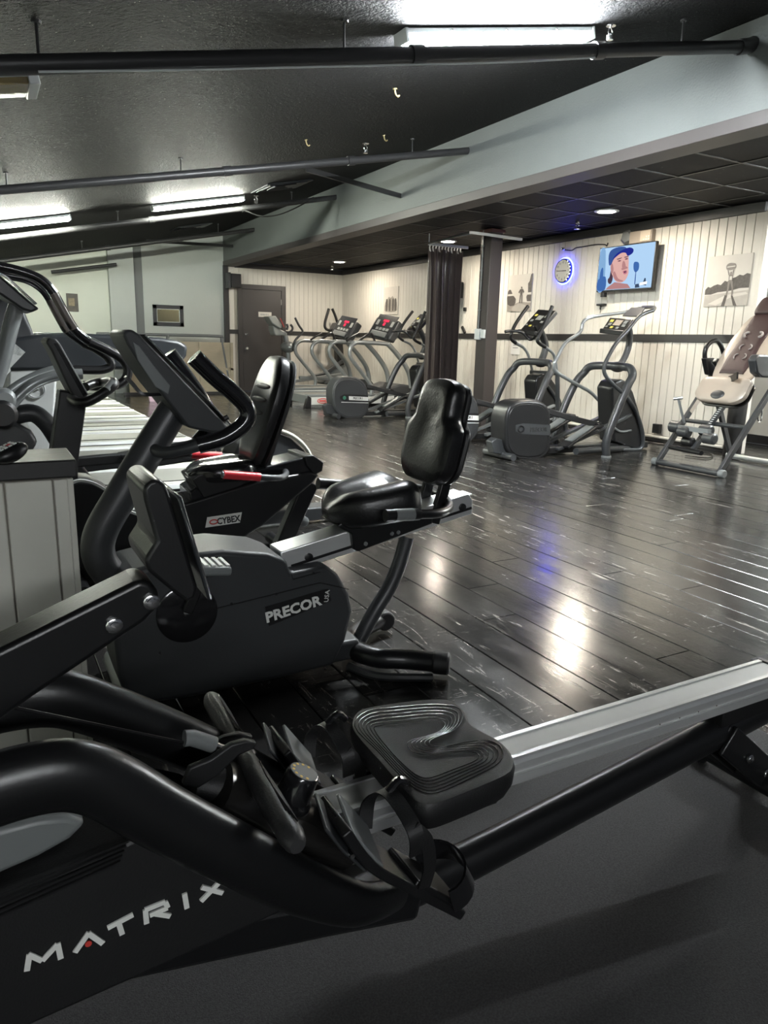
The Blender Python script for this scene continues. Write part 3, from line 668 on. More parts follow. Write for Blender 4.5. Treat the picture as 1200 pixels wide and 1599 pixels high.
# foot rests
def footrest(yc):
    w_ = .092
    q = lambda x, y: P(x, y, Y=.832)+V((0, yc-.832, 0))
    pl = part('foot_plate', bar([q(520, 1272), q(560, 1325), q(620, 1360), q(700, 1402)], w_, .016, k=4), M_BLK, rw, bevel=.003)
    tp = part('toe_plate', bar([q(500, 1266), q(528, 1300), q(562, 1330)], w_*.8, .005, side=(0, 1, .45)), M_GREYPC, pl, bevel=.002)
    for i in range(5):
        part('size_mark', bar([q(514+5*i, 1278+6.5*i)+V((.006, -.012, .008)), q(514+5*i, 1278+6.5*i)+V((.006, .016, .008))], .0035, .002, side=(1, 0, .5)), M_GOLD if i in (2,) else M_BLKG, tp)
    part('toe_stop', bar([q(538, 1270), q(585, 1322)], w_*.9, .006, side=(0, 1, .4)), M_GREYLT, pl, bevel=.002)
    part('pin', lathe(q(532, 1312)+V((0, -.03, 0)), (0, -1, 0), [(.005, 0), (.004, .01)], 8), M_CHROME, pl)
    hc = q(682, 1368)
    cupp = []
    for i in range(15):
        a = math.pi*(i/14)*1.15-.25
        cupp.append(hc+V((.046*math.sin(a)+.004, -.056*math.cos(a), .014*math.sin(a))))
    part('heel_cup', bar(cupp, .045, .004, side=(-.45, 0, 1)), M_BLKG, pl)
    part('heel_label', bar([hc+V((.045, .020, .026)), hc+V((.038, .034, .024))], .008, .002, side=(-.3, 0, 1)), M_GOLD, pl)
    part('heel_base', bar([q(628, 1352), q(700, 1392)], w_*.95, .012), M_BLK, pl, bevel=.003)
    s0 = q(592, 1322)+V((0, w_/2, 0)); s1 = q(592, 1322)-V((0, w_/2, 0))
    part('strap', bar([s0, s0+V((.01, .006, .045)), (s0+s1)/2+V((.025, .02, .075)), s1+V((.03, -.004, .055)), s1+V((.035, -.006, .01))], .024, .003, side=(1, 0, .2), k=6), M_BLKS, pl)
    part('strap_tail', bar([s1+V((.03, -.004, .055)), s1+V((.05, -.008, .03)), s1+V((.06, -.005, -.02)), s1+V((.055, .0, -.06))], .022, .003, side=(1, 0, .1), k=6), M_BLKS, pl)
    part('buckle', tube([(s0+s1)/2+V((.025, .02, .075)), (s0+s1)/2+V((.045, .02, .09)), (s0+s1)/2+V((.06, .02, .075))], .007, 8, 3), M_BLKG, pl)
footrest(.832); footrest(1.058)

# console arm and display
ap = [(-60, 1046), (0, 1015), (218, 906), (236, 910), (250, 926), (252, 946), (228, 971), (70, 1077), (0, 1126), (-60, 1165)]
am = part('console_arm', pprism(ap, .912, .066), M_STEELBLK, rw, bevel=.012, seg=4)
for x, y in ((236, 939), (178, 976)): part('bolt', bolt(P(x, y, Y=.911), (0, -1, 0), .0105), M_CHROME, am)
cp = [(223, 764), (232, 752), (245, 748), (258, 754), (264, 768), (309, 916), (306, 934), (292, 941), (276, 930), (231, 892), (226, 874), (244, 846), (226, 782)]
cs = part('display_console', pprism(cp, .885, .12), M_BLK, rw, bevel=.010, seg=3)
part('display_bezel', bar([P(262, 760, Y=.945), P(309, 915, Y=.945)], .13, .006), M_CONS, cs, bevel=.003)
# mast that carries arm and frame, left of the picture
part('front_mast', tube([V((-.12, YR, .30)), V((-.13, YR, .50)), V((-.10, YR, .66))], .06, 16, 3), M_STEELBLK, rw)
# ================================================================== recumbent bike behind the rower
YB = 2.10
def padlocal(c, ux, uy, uz, w2, h2, th, prof, bulge=.0, m=None):
    """upholstered pad: prof = [(height fraction -1..1, half width fraction)], ux width dir, uy height dir, uz thickness dir (front)"""
    pts = [(hw*w2, h*h2) for h, hw in prof]; pts = pts+[(-x, y) for x, y in reversed(pts)]
    o = catmull([V((x, y, 0)) for x, y in pts], 4, True)
    cen = sum(o, V((0, 0, 0)))/len(o); secs = []
    for f, s in ((0, .72), (.05, .90), (.22, .985), (.5, 1.0), (.78, .97), (.93, .88), (1.0, .70), (1.0-bulge, .35)):
        secs.append([V(c)+ux*((cen+(p-cen)*s).x)+uy*((cen+(p-cen)*s).y)+uz*(th*(f-.5)) for p in o])
    return loft(secs)
bk = thing('recumbent_bike', 'grey recumbent exercise bike with black bucket seat behind the rower', 'exercise bike', (.75, YB, 0))
hp = [(182, 912), (200, 893), (250, 880), (300, 866), (350, 860), (420, 865), (450, 876), (455, 896), (512, 884), (530, 898), (547, 928), (552, 955), (541, 1000), (522, 1040), (430, 1062), (300, 1090), (240, 1099), (200, 1098), (186, 1060), (178, 990)]
hs = part('shroud', pprism(hp, 1.985, .23), M_HOUS, bk, bevel=.016, seg=3)
part('shroud_seam', join(bar([P(338, 950, Y=1.984), P(360, 945, Y=1.984), P(500, 910, Y=1.984), P(545, 920, Y=1.984)], .002, .003), bar([P(455, 896, Y=1.984), P(458, 905, Y=1.984), P(500, 893, Y=1.984)], .002, .003)), M_BLK, hs)
for q in ((432, 928), (490, 895), (362, 943), (508, 1045), (420, 1066), (250, 1020)): part('screw', lathe(P(*q, Y=1.985), (0, -1, 0), [(.005, 0), (.004, .002)], 8), M_BLK, hs)
part('badge_plate', pprism([(414, 948), (512, 919), (518, 938), (420, 978)], 1.9835, .002), M_BLK, hs)
pa, pb = P(424, 963, Y=1.982), P(500, 938, Y=1.982)
part('lettering', text('PRECOR', .046, frame((pa+pb)/2-(pb-pa)*.05, pb-pa, (0, 0, 1)), .001, sx=1.08, bold=.0016), M_LETTER, hs)
part('lettering', text('USA', .022, frame(P(511, 931, Y=1.982), (.12, 0, 1), (-1, 0, .12)), .001), M_LETTER, hs)
ck = part('crank_disc', lathe(P(292, 957, Y=1.985), (0, -1, 0), [(.088, 0), (.088, .006), (.080, .010), (.03, .012)], 36), M_BLKG, bk)
part('crank_bolt', bolt(P(292, 957, Y=1.972), (0, -1, 0), .010), M_CHROME, ck)
part('crank_arm', bar([P(292, 957, Y=1.955), P(322, 886, Y=1.955)], .016, .03), M_BLK, ck, bevel=.004)
pd = part('pedal', xf(box((-.055, -.05, -.012), (.055, .05, .014)), Matrix.Translation(P(324, 886, Y=1.88)) @ Matrix.Rotation(.12, 4, 'Y')), M_GREYLT, bk, bevel=.008)
part('pedal_tread', join(*[xf(box((-.04+.02*i, -.04, .014), (-.03+.02*i, .04, .018)), Matrix.Translation(P(324, 886, Y=1.88)) @ Matrix.Rotation(.12, 4, 'Y')) for i in range(5)]), M_LETTER, pd)
# aluminium seat rail
rl = part('seat_rail', prism([P(x, y, Y=2.05) for x, y in ((438, 862), (733, 771), (739, 781), (738, 803), (456, 894), (440, 880))], (0, .10, 0)), M_ALU, bk, bevel=.004)
part('rail_slot', bar([P(455, 884, Y=2.049), P(737, 793, Y=2.049)], .003, .009), M_BLK, rl)
part('rail_top_strip', bar([P(450, 857, Y=2.10), P(730, 769, Y=2.10)], .06, .004), M_ALUP, rl)
for q in ((482, 870), (722, 792)): part('rail_bolt', lathe(P(*q, Y=2.049), (0, -1, 0), [(.014, 0), (.014, .006), (.008, .008)], 12), M_BLK, rl)
sc_ = part('seat_carriage', prism([P(x, y, Y=2.03) for x, y in ((527, 822), (550, 834), (553, 858), (560, 862), (676, 818), (676, 806), (600, 798), (540, 812))], (0, .14, 0)), M_STEELBLK, bk, bevel=.004)
for q in ((571, 849), (612, 833), (622, 831)): part('bolt', bolt(P(*q, Y=2.028), (0, -1, 0), .007), M_GREYLT, sc_)
# seat
sc0 = P(578, 792, Y=YB); sc0.z += .01
gr = []
def seatpad(c, L, W2, th, tilt=.12):
    secs = []; N = 28; m = 19
    M = Matrix.Translation(c) @ Matrix.Rotation(-tilt, 4, 'Y')
    for i in range(m):
        t = i/(m-1); x = (t-.5)*L
        e = max(.03, (1-abs(2*(t*.97+.015)-1)**3.2)**.55)
        wid = W2*(.72+.42*t if t < .75 else 1.03-.25*(t-.75))*e
        row = []
        for a in range(N):
            an = 2*math.pi*a/N; cy, sy = math.cos(an), math.sin(an)
            y = wid*(abs(cy)**.75)*(1 if cy > 0 else -1)
            top = th*(.62+.30*(abs(y)/W2)**1.5*(.4+.9*t)-.18*math.exp(-(y/(W2*.3))**2)*(1-.2*t))
            z = (top if sy > 0 else th*.5)*(abs(sy)**.6)*(1 if sy > 0 else -1)*min(1, e*1.1)
            row.append(M @ V((x, y, z)))
        secs.append(row)
    return loft(secs)
part('seat', seatpad(sc0+V((0, 0, .004)), .33, .165, .115), M_VINYL, bk)
# back rest
b0, b1 = P(660, 752, Y=YB), P(697, 592, Y=YB)
up_ = (b1-b0).normalized(); wd_ = V((0, 1, 0)); nf = wd_.cross(up_).normalized(); nf = nf if nf.x < 0 else -nf
bc = (b0+b1)/2
br = part('backrest', padlocal(bc, wd_, up_, nf, .150, (b1-b0).length/2, .075, [(-1, .25), (-.97, .62), (-.75, .93), (-.35, 1.0), (.05, .98), (.22, .80), (.35, .72), (.75, .70), (.93, .58), (1.0, .28)], .16), M_VINYL, bk)
part('backrest_shell', padlocal(bc-nf*.045-wd_*.0, wd_, up_, nf, .146, (b1-b0).length/2*.97, .03, [(-1, .25), (-.97, .62), (-.75, .93), (-.35, 1.0), (.05, .98), (.22, .80), (.35, .72), (.75, .70), (.93, .58), (1.0, .28)]), M_BLKS, br)
for yy in (-.05, .05):
    part('back_post', bar([bc+up_*(-.02)-nf*.065+wd_*yy, b0-nf*.06+wd_*yy-up_*.02, P(665, 812, Y=YB)+wd_*yy], .022, .04), M_STEELBLK, bk, bevel=.004)
# side handles under the seat
n0, n1, n2 = P(602, 805, Y=1.90), P(650, 803, Y=1.90), P(688, 801, Y=1.92)
f0, f1 = P(497, 755, Y=2.36), P(570, 760, Y=2.36)
hl = part('side_handle', tube([n0, n1, n2, P(702, 790, Y=2.0), P(690, 775, Y=2.12), P(662, 764, Y=2.26), P(620, 760, Y=2.34), f1, f0], .0155, 14, 5), M_STEELBLK, bk)
part('grip', tube([n0, n1, n1.lerp(n2, .1)], .0195, 14, 1), M_BLK, hl); part('grip_band', cyl(n0.lerp(n1, .3), n0.lerp(n1, .9), .0202, 14), M_GREYLT, hl)
part('grip', tube([f0, f0.lerp(f1, .55)], .021, 14, 1), M_BLK, hl)
# rear leg and foot
part('rear_leg', tube([P(636, 838, Y=YB), P(624, 880, Y=YB), P(608, 918, Y=YB), P(585, 955, Y=YB), P(562, 998, Y=YB)], .026, 14, 5), M_GREYPC, bk)
e1, e2 = P(697, 1036, Z=.05), P(597, 966, Z=.05)
fb = part('rear_foot', tube([e1, P(640, 1030, Z=.05), P(585, 1026, Z=.055), P(545, 1008, Z=.06), P(560, 985, Z=.055), e2], .034, 14, 5), M_STEELBLK, bk)
part('foot_cap', cyl(e1+(e1-P(640, 1030, Z=.05)).normalized()*-.045, e1+(e1-P(640, 1030, Z=.05)).normalized()*.012, .038, 16), M_BLKS, fb, bevel=.008)
part('foot_cap', cyl(e2+V((0, -.04, 0)), e2+V((0, .012, 0)), .038, 16), M_BLKS, fb, bevel=.008)
part('worn_strip', tube([P(545, 1040, Z=.012), P(590, 1056, Z=.012), P(676, 1058, Z=.012)], .014, 8, 4), M_GREYPC, fb)
part('base_beam', bar([V((.45, YB, .06)), P(552, 1003, Z=.07)], .12, .07), M_GREYPC, bk, bevel=.012)
ff = P(196, 1070, Z=.04)
fr = part('front_foot', cyl(V((ff.x, 1.86, .04)), V((ff.x, 2.36, .04)), .033, 16), M_GREYLT, bk)
part('foot_cap', cyl(V((ff.x, 2.02, .04)), V((ff.x, 2.08, .04)), .037, 16), M_BLKS, fr)
# console mast, console, handlebars
part('console_mast', tube([P(215, 950, Y=YB), P(178, 905, Y=YB), P(155, 870, Y=YB), P(158, 830, Y=YB), P(195, 765, Y=YB), P(240, 690, Y=YB), P(282, 622, Y=YB)], [.045, .046, .046, .046, .046, .045, .042], 22, 6), M_GREYPC, bk)
cprof = [(192, 522), (197, 515), (206, 514), (218, 522), (358, 668), (354, 677), (330, 676), (294, 668), (266, 632), (242, 602), (214, 562), (199, 538)]
cs = part('console', pprism(cprof, 1.985, .23), M_HOUS, bk, bevel=.009, seg=3)
part('console_side_panel', pprism([(208, 534), (218, 540), (240, 570), (266, 602), (263, 616), (243, 604), (215, 562)], 1.983, .004), M_GREYLT, cs, bevel=.002)
part('console_face', bar([P(214, 522, Y=YB), P(348, 660, Y=YB)], .20, .006), M_CONS, cs, bevel=.003)
part('console_knob', lathe(P(351, 654, Y=1.99), (1, -.3, .6), [(.008, 0), (.007, .012)], 8), M_BLK, cs)
part('bottle_hook', bar([P(196, 588, Y=2.0), P(206, 598, Y=2.0), P(218, 612, Y=2.0), P(230, 616, Y=2.0), P(262, 614, Y=2.04)], .03, .008, k=3), M_BLK, cs, bevel=.002)
nb = [P(303, 557, Y=1.94), P(335, 588, Y=1.94), P(366, 615, Y=1.94), P(386, 638, Y=1.94), P(383, 660, Y=1.94), P(352, 683, Y=1.95), P(302, 698, Y=1.97), P(256, 707, Y=2.02), P(238, 698, Y=2.08)]
hb = part('handlebar', tube(nb, .0165, 16, 6), M_GREYPC, bk)
part('grip', tube([nb[0], nb[1], nb[2], nb[3], nb[4], nb[5], nb[5].lerp(nb[6], .85)], .0235, 16, 6), M_BLKG, hb)
fbp = [P(264, 551, Y=2.24), P(292, 590, Y=2.24), P(318, 628, Y=2.24), P(330, 660, Y=2.24), P(310, 690, Y=2.22), P(262, 700, Y=2.16), P(242, 694, Y=2.12)]
hb2 = part('handlebar', tube(fbp, .0165, 16, 6), M_GREYPC, bk)
part('grip', tube(fbp[:5], .0235, 16, 6), M_BLKG, hb2)

# ================================================================== second recumbent bike, with red grips
YC = 3.32
cb = thing('recumbent_bike', 'black recumbent bike with red seat grips and a ribbed backrest', 'exercise bike', (.9, YC, 0))
bp_ = [(104, 760), (120, 751), (145, 753), (172, 768), (196, 792), (230, 800), (300, 783), (400, 752), (486, 737), (500, 742), (490, 754), (452, 786), (410, 822), (372, 846), (330, 862), (200, 915), (150, 915), (116, 880)]
bd = part('body', pprism(bp_, 3.20, .24), M_STEELBLK, cb, bevel=.012, seg=3)
part('flywheel_rim_highlight', bar([P(108, 756, Y=3.19), P(126, 750, Y=3.19), P(150, 756, Y=3.19), P(175, 773, Y=3.19), P(195, 795, Y=3.19), P(225, 806, Y=3.19)], .02, .010, k=4), M_WHITEP, bd)  # rim coloured white to stand for its bright highlight
part('rail', pprism([(296, 768), (330, 748), (420, 728), (478, 714), (490, 713), (502, 722), (504, 734), (490, 744), (400, 764), (300, 796)], 3.22, .20), M_BLKG, cb, bevel=.008)
part('rail_end', pprism([(476, 712), (490, 711), (506, 722), (504, 736), (492, 742), (480, 728)], 3.205, .23), M_BLK, cb, bevel=.004)
part('label_plate', pprism([(324, 808), (378, 800), (375, 816), (321, 824)], 3.194, .004), M_LETTER, bd)
a, b = P(342, 814.5, Y=3.191), P(372, 810, Y=3.191)
part('lettering', text('CYBEX', .042, frame((a+b)/2, b-a, (0, 0, 1)), .001, sx=.85, bold=.0012), M_BLKINK, bd)
part('logo_ring', tube([P(334, 815, Y=3.192)+V((.018*math.cos(i*.785), 0, .010*math.sin(i*.785))) for i in range(8)], .003, 6, 3, True), M_REDINK, bd)
part('rear_leg', bar([P(484, 752, Y=YC), P(462, 800, Y=YC), P(436, 862, Y=YC)], .06, .085), M_STEELBLK, cb, bevel=.006)
rf = P(440, 850, Z=.04)
part('rear_foot', cyl(V((1.30, YC-.26, .035)), V((1.30, YC+.26, .035)), .03, 12), M_STEELBLK, cb)
part('front_foot', cyl(V((.30, YC-.26, .035)), V((.30, YC+.26, .035)), .03, 12), M_STEELBLK, cb)
part('front_beam', bar([V((.30, YC, .04)), V((.40, YC, .25))], .1, .1), M_STEELBLK, cb)
part('transport_wheel', lathe(P(476, 815, Y=3.5), (0, 1, 0), [(.02, 0), (.028, .004), (.028, .03)], 14), M_GREYLT, cb)
part('seat_bracket', pprism([(300, 748), (312, 742), (385, 742), (392, 752), (350, 772), (328, 780), (318, 778)], 3.21, .22), M_BLK, cb, bevel=.006)
s0 = P(346, 735, Y=YC)
part('seat', seatpad(s0, .33, .16, .085, .05), M_BLKG, cb)
b0, b1 = P(388, 722, Y=YC), P(436, 556, Y=YC)
up2 = (b1-b0).normalized(); nf2 = wd_.cross(up2).normalized(); nf2 = nf2 if nf2.x < 0 else -nf2; bc2 = (b0+b1)/2
hh = (b1-b0).length/2
bprof = [(-1, .3), (-.96, .62), (-.7, .80), (-.2, .95), (.2, 1.0), (.6, .92), (.86, .72), (.97, .5), (1, .25)]
br2 = part('backrest', padlocal(bc2, wd_, up2, nf2, .17, hh, .07, bprof, .05), M_VINYL, cb)
for h in (.40, .16, -.08):
    part('back_slot', ell(bc2+up2*(h*hh)+nf2*.035, (1, 1, 1), 16, 8, M=Matrix((V((nf2.x*.010, wd_.x*.10, up2.x*.013)), V((nf2.y*.010, wd_.y*.10, up2.y*.013)), V((nf2.z*.010, wd_.z*.10, up2.z*.013))))), M_BLKS, br2)
part('backrest_shell', padlocal(bc2-nf2*.05, wd_, up2, nf2, .165, hh*.98, .03, bprof), M_BLKS, br2)
for yy in (-.05, .05): part('back_post', bar([bc2-nf2*.075+wd_*yy, b0-nf2*.07+wd_*yy, P(398, 745, Y=YC)+wd_*yy], .02, .035), M_STEELBLK, cb)
n0, n1 = P(349, 741, Y=3.10), P(406, 745, Y=3.10); f0, f1 = P(299, 710, Y=3.54), P(346, 712, Y=3.54)
h3 = part('seat_handle', tube([n0, n1, P(438, 746, Y=3.12), P(447, 738, Y=3.2), P(432, 728, Y=3.35), P(400, 718, Y=3.5), f1, f0], .015, 12, 5), M_GREYPC, cb)
part('red_grip', cyl(n0, n1, .020, 14), M_RED, h3); part('red_grip', cyl(f0, f1, .020, 14), M_RED, h3)
part('grip_end', cyl(n0+(n0-n1).normalized()*.008, n0, .016, 12), M_CHROME, h3); part('grip_end', cyl(f0+(f0-f1).normalized()*.008, f0, .016, 12), M_CHROME, h3)
# console post, console and front handle
part('console_post', bar([P(98, 760, Y=YC), P(98, 718, Y=YC), P(113, 612, Y=YC)], .12, .108), M_BLK, cb, bevel=.006)
part('post_clip', join(tube([P(70, 717, Y=YC-.09), P(104, 709, Y=YC-.09), P(104, 724, Y=YC-.09), P(76, 725, Y=YC-.09)], .006, 6, 1, True)), M_CHROME, cb)
cs = part('console', pprism([(71, 534), (76, 527), (88, 529), (95, 538), (139, 616), (132, 622), (116, 622), (104, 600), (80, 548)], YC-.14, .28), M_BLKS, cb, bevel=.008, seg=3)
part('console_edge', pprism([(84, 536), (90, 536), (136, 615), (130, 619)], YC-.144, .006), M_BLKG, cs)
hn = [P(112, 622, Y=YC-.10), P(122, 628, Y=YC-.2), P(140, 626, Y=YC-.23), P(164, 612, Y=YC-.23), P(178, 600, Y=YC-.21)]
hf = [P(178, 600, Y=YC-.21), P(173, 595, Y=YC-.12), P(166, 596, Y=YC+.15), P(150, 598, Y=YC+.2), P(134, 604, Y=YC+.16)]
h4 = part('front_handle', tube(hn+hf[1:], .020, 14, 5), M_BLK, cb)
part('handle_sensor', tube([P(166, 611, Y=YC-.23)+V((0, -.006, .006)), P(177, 599, Y=YC-.21)+V((0, -.006, .006))], .017, 12, 1), M_SILVER, h4)

# remote on the wall cap
rc = P(19, 716, Z=.80); rc.z = .785+.028
rm = thing('remote_control', 'small black remote control lying on the black wall cap', 'remote', (rc.x, rc.y, .785))
Mr = Matrix.Translation(rc) @ Matrix.Rotation(.5, 4, 'Z') @ Matrix.Rotation(-.35, 4, 'Y')
part('body', xf(ell((0, 0, 0), (.040, .024, .020), 20, 10), Mr), M_BLK, rm)
part('keypad', xf(box((-.030, -.015, .016), (.020, .015, .0185)), Mr), M_BLKG, rm, bevel=.002)
part('buttons', join(*[xf(box((-.026+.011*i, -.012+.010*j, .0185), (-.019+.011*i, -.006+.010*j, .0205)), Mr) for i in range(4) for j in range(3) if (i, j) != (2, 1)]), M_LETTER, rm)
part('power_button', xf(box((-.004, -.003, .0185), (.004, .004, .021)), Mr), M_RED, rm)
# ================================================================== cross trainer at the left, behind the low wall
XT = thing('cross_trainer', 'grey cross trainer with long curved black handlebars at the left edge', 'elliptical', (.8, 3.95, 0))
def hbar(Yh, pts, r=.021):
    q = [P(x, y, Y=Yh) for x, y in pts]
    return q
near = hbar(3.76, [(-60, 408), (0, 416), (40, 426), (66, 438), (84, 458), (104, 494), (116, 514), (140, 534), (170, 548), (192, 562), (200, 580), (192, 597), (172, 603), (130, 602)])
farh = hbar(4.06, [(-60, 412), (0, 428), (40, 436), (64, 450), (78, 468), (96, 502), (106, 518), (130, 536), (150, 545), (168, 558), (174, 570), (166, 576), (150, 578), (112, 577)])
for q in (near, farh):
    h_ = part('handlebar', tube(q, .0205, 14, 5), M_BLKG, XT)
    part('silver_sleeve', tube(q[4:7], .0212, 14, 3), mat('brown_chrome', (.16, .14, .13), .2, metal=.7), h_)
    part('grip', tube(q[7:], .0225, 14, 5), M_BLK, h_)
part('lower_lever', tube([P(12, 640, Y=3.74), P(30, 618, Y=3.74), P(55, 598, Y=3.74), P(90, 586, Y=3.75), P(128, 584, Y=3.76)], .026, 14, 5), M_SILVER, XT)
part('lower_lever', tube([P(0, 628, Y=4.06), P(20, 608, Y=4.06), P(50, 590, Y=4.06), P(85, 578, Y=4.06), P(112, 578, Y=4.06)], .024, 14, 5), M_SILVER, XT)
part('pivot_cover', lathe(P(4, 648, Y=3.68), (0, 1, 0), [(.05, 0), (.065, .02), (.065, .12), (.05, .14)], 22), M_BLK, XT)
part('pivot_collar', lathe(P(8, 625, Y=3.70), (0, 1, 0), [(.035, 0), (.05, .02), (.05, .1)], 20), M_SILVER, XT)
part('console_mast', tube([P(-30, 660, Y=3.95), P(0, 576, Y=3.95), P(14, 520, Y=3.95), P(28, 470, Y=3.95)], .036, 16, 4), M_GREYLT, XT)
cs = part('console', pprism([(-60, 420), (-20, 424), (0, 430), (46, 470), (62, 482), (50, 488), (36, 484), (0, 460), (-60, 444)], 3.78, .36), M_GREYPC, XT, bevel=.01)
part('console_face', bar([P(-20, 418, Y=3.96), P(10, 436, Y=3.96), P(54, 476, Y=3.96)], .30, .006), M_CONS, cs)
part('frame_tube', tube([P(20, 650, Y=3.85), P(50, 645, Y=3.85), P(72, 660, Y=3.85), P(92, 690, Y=3.85), P(115, 730, Y=3.85), P(150, 775, Y=3.85), P(170, 800, Y=3.86)], .043, 18, 5), M_GREYPC, XT)
part('front_shroud', pprism([(-60, 660), (0, 655), (26, 660), (48, 672), (60, 690), (44, 716), (20, 740), (-60, 760)], 3.80, .3), M_GREYPC, XT, bevel=.02)
part('link_arm', bar([P(112, 722, Y=3.82), P(180, 716, Y=3.82), P(250, 712, Y=3.82), P(336, 700, Y=3.82)], .05, .05, k=3), M_BLKS, XT, bevel=.008)
part('link_arm', bar([P(112, 732, Y=4.1), P(180, 724, Y=4.1), P(250, 720, Y=4.1), P(345, 704, Y=4.1)], .05, .05, k=3), M_BLKS, XT, bevel=.008)
part('foot_pedal', pprism([(190, 712), (260, 700), (330, 698), (330, 706), (260, 714), (192, 722)], 3.76, .14), M_BLK, XT, bevel=.006)
part('rear_cover', pprism([(362, 742), (366, 712), (376, 690), (398, 676), (428, 674), (456, 684), (476, 702), (488, 726), (490, 760), (430, 800), (370, 800)], 3.86, .24), M_HOUS, XT, bevel=.02, seg=3)
part('rear_cover_rim', tube([P(394, 678, Y=3.86), P(428, 671, Y=3.86), P(458, 681, Y=3.86), P(480, 702, Y=3.86), P(492, 730, Y=3.86)], .012, 8, 5), M_CREAMP, XT)
part('base_beam', bar([V((.1, 3.95, .06)), V((1.9, 3.95, .06))], .14, .08), M_GREYPC, XT, bevel=.01)
for xx in (.1, 1.9): part('foot_bar', cyl(V((xx, 3.68, .035)), V((xx, 4.22, .035)), .034, 12), M_GREYPC, XT)
part('front_post', bar([V((.1, 3.95, .08)), P(-10, 700, Y=3.95)], .2, .16), M_GREYPC, XT, bevel=.02)

# ================================================================== row of white treadmills behind it
TY = 4.42
tr = thing('treadmill', 'white treadmill nearest the cross trainer, first of the row at left', 'treadmill', (1.0, TY+.4, 0), 'white treadmills in a row at left')
D0, D1 = -.1, 1.62
dk = part('deck', box((D0, TY+.10, .09), (D1, TY+.70, .17)), M_BLKS, tr, bevel=.008)
part('belt', box((D0+.1, TY+.14, .17), (D1-.01, TY+.66, .178)), M_BELT, dk)
for s, yy in ((0, TY), (1, TY+.68)):
    sr = part('side_rail', prism([V((D0, yy, .08)), V((D0, yy, .16)), V((D0, yy+.02, .195)), V((D0, yy+.10, .195)), V((D0, yy+.12, .16)), V((D0, yy+.12, .08))], (D1-D0, 0, 0)), M_WHITEP, tr, bevel=.006)
    part('rail_stripe', box((D0+.02, yy+.035, .1955), (D1-.05, yy+.075, .198)), M_CREAMP, sr)
    part('rail_trim', box((D0+.02, yy+.098, .1955), (D1-.03, yy+.118, .200)), M_BLK, sr); part('rail_trim', box((D0+.02, yy-.002, .15), (D1-.03, yy+.006, .166)), M_BLK, sr)
    part('rail_foot', box((D1-.12, yy+.01, 0), (D1-.03, yy+.1, .08)), M_BLK, sr, bevel=.006)
part('lettering', text('Absorption System', .05, frame((.62, TY-.001, .125), (1, 0, 0), (0, 0, 1)), .0008), M_GREY_LET, tr)
part('rear_cap', prism([V((D1, TY+.0, .07)), V((D1+.05, TY+.0, .08)), V((D1+.06, TY+.0, .14)), V((D1, TY+.0, .19))], (0, .80, 0)), M_WHITEP, tr, bevel=.01)
hood = part('motor_hood', prism([V((-.75, TY+.02, .03)), V((-.75, TY+.02, .26)), V((-.6, TY+.02, .32)), V((-.2, TY+.02, .28)), V((.02, TY+.02, .19)), V((.02, TY+.02, .05))], (0, .76, 0)), M_WHITEP, tr, bevel=.025, seg=3)
part('front_foot', box((-.72, TY+.05, 0), (-.6, TY+.75, .04)), M_BLK, tr)
for yy in (TY+.0, TY+.73):
    part('upright', bar([V((-.28, yy+.03, .1)), V((-.20, yy+.03, .55)), V((.20, yy+.03, 1.02))], .06, .13, k=3), M_WHITEP, tr, bevel=.012)
    wg = part('handrail_wing', pprism([(-30, 540), (20, 528), (60, 522), (120, 520), (250, 527), (280, 532), (294, 540), (292, 556), (280, 572), (250, 577), (120, 578), (20, 580), (-30, 590)], TY, .075), mat('slate_blue_plastic', (.016, .019, .022), .42) if 'SL_' not in globals() else SL_, tr, bevel=.02, seg=3) if yy < TY+.1 else None
    if wg: SL_ = wg.data.materials[0]; wg1 = wg
    else:
        o = wg1.copy(); COL.objects.link(o); o.parent = tr; o.location = V((0, .725, 0)); LOC[o.name] = LOC[tr.name]
part('side_shroud', pprism([(14, 570), (90, 575), (86, 640), (76, 720), (30, 730), (10, 700)], TY+.01, .06), M_WHITEP, tr, bevel=.012)
cl = P(56, 608, Y=TY+.004)
part('round_logo', tube([cl+V((.045*math.cos(i*.7854), -.001, .045*math.sin(i*.7854))) for i in range(8)], .004, 6, 4, True), M_GREY_LET, tr)
part('lettering', tube([cl+V((-.03, 0, -.01)), cl+V((-.01, 0, .012)), cl+V((.01, 0, .0)), cl+V((.03, 0, .02))], .004, 6, 3), M_GREY_LET, tr)
part('console', prism([V((.10, TY+.08, .99)), V((.30, TY+.08, 1.02)), V((.24, TY+.08, 1.22)), V((.16, TY+.08, 1.30)), V((.04, TY+.08, 1.1))], (0, .64, 0)), M_GREYPC, tr, bevel=.02, seg=3)
part('console_screen', bar([V((.294, TY+.4, 1.05)), V((.248, TY+.4, 1.20))], .40, .006), M_CONS, tr)
part('crossbar', cyl(V((.55, TY+.05, .95)), V((.55, TY+.75, .95)), .02, 10), M_BLK, tr)
for i, (dy, lab) in enumerate(((1.02, 'white treadmill in the row at left, second from the cross trainer'), (2.04, 'white treadmill in the row at left, third from the cross trainer'), (3.06, 'white treadmill in the row at left, fourth from the cross trainer'), (4.08, 'white treadmill in the row at left, fifth from the cross trainer'), (5.10, 'white treadmill in the row at left, sixth from the cross trainer'), (6.12, 'white treadmill at the far end of the row at left'))):
    dup(tr, (.0+.0*i, dy, 0), lab)
# pink folding item and picture on the far left wall
solo('pink_board', bar([V((2.62, 12.6, .0)), V((2.50, 12.6, .95))], .3, .05, side=(1, 0, 0)), mat('pink_foam', (.50, .36, .44), .6), 'pale pink foam board standing before the tan half wall', 'board', bevel=.01)
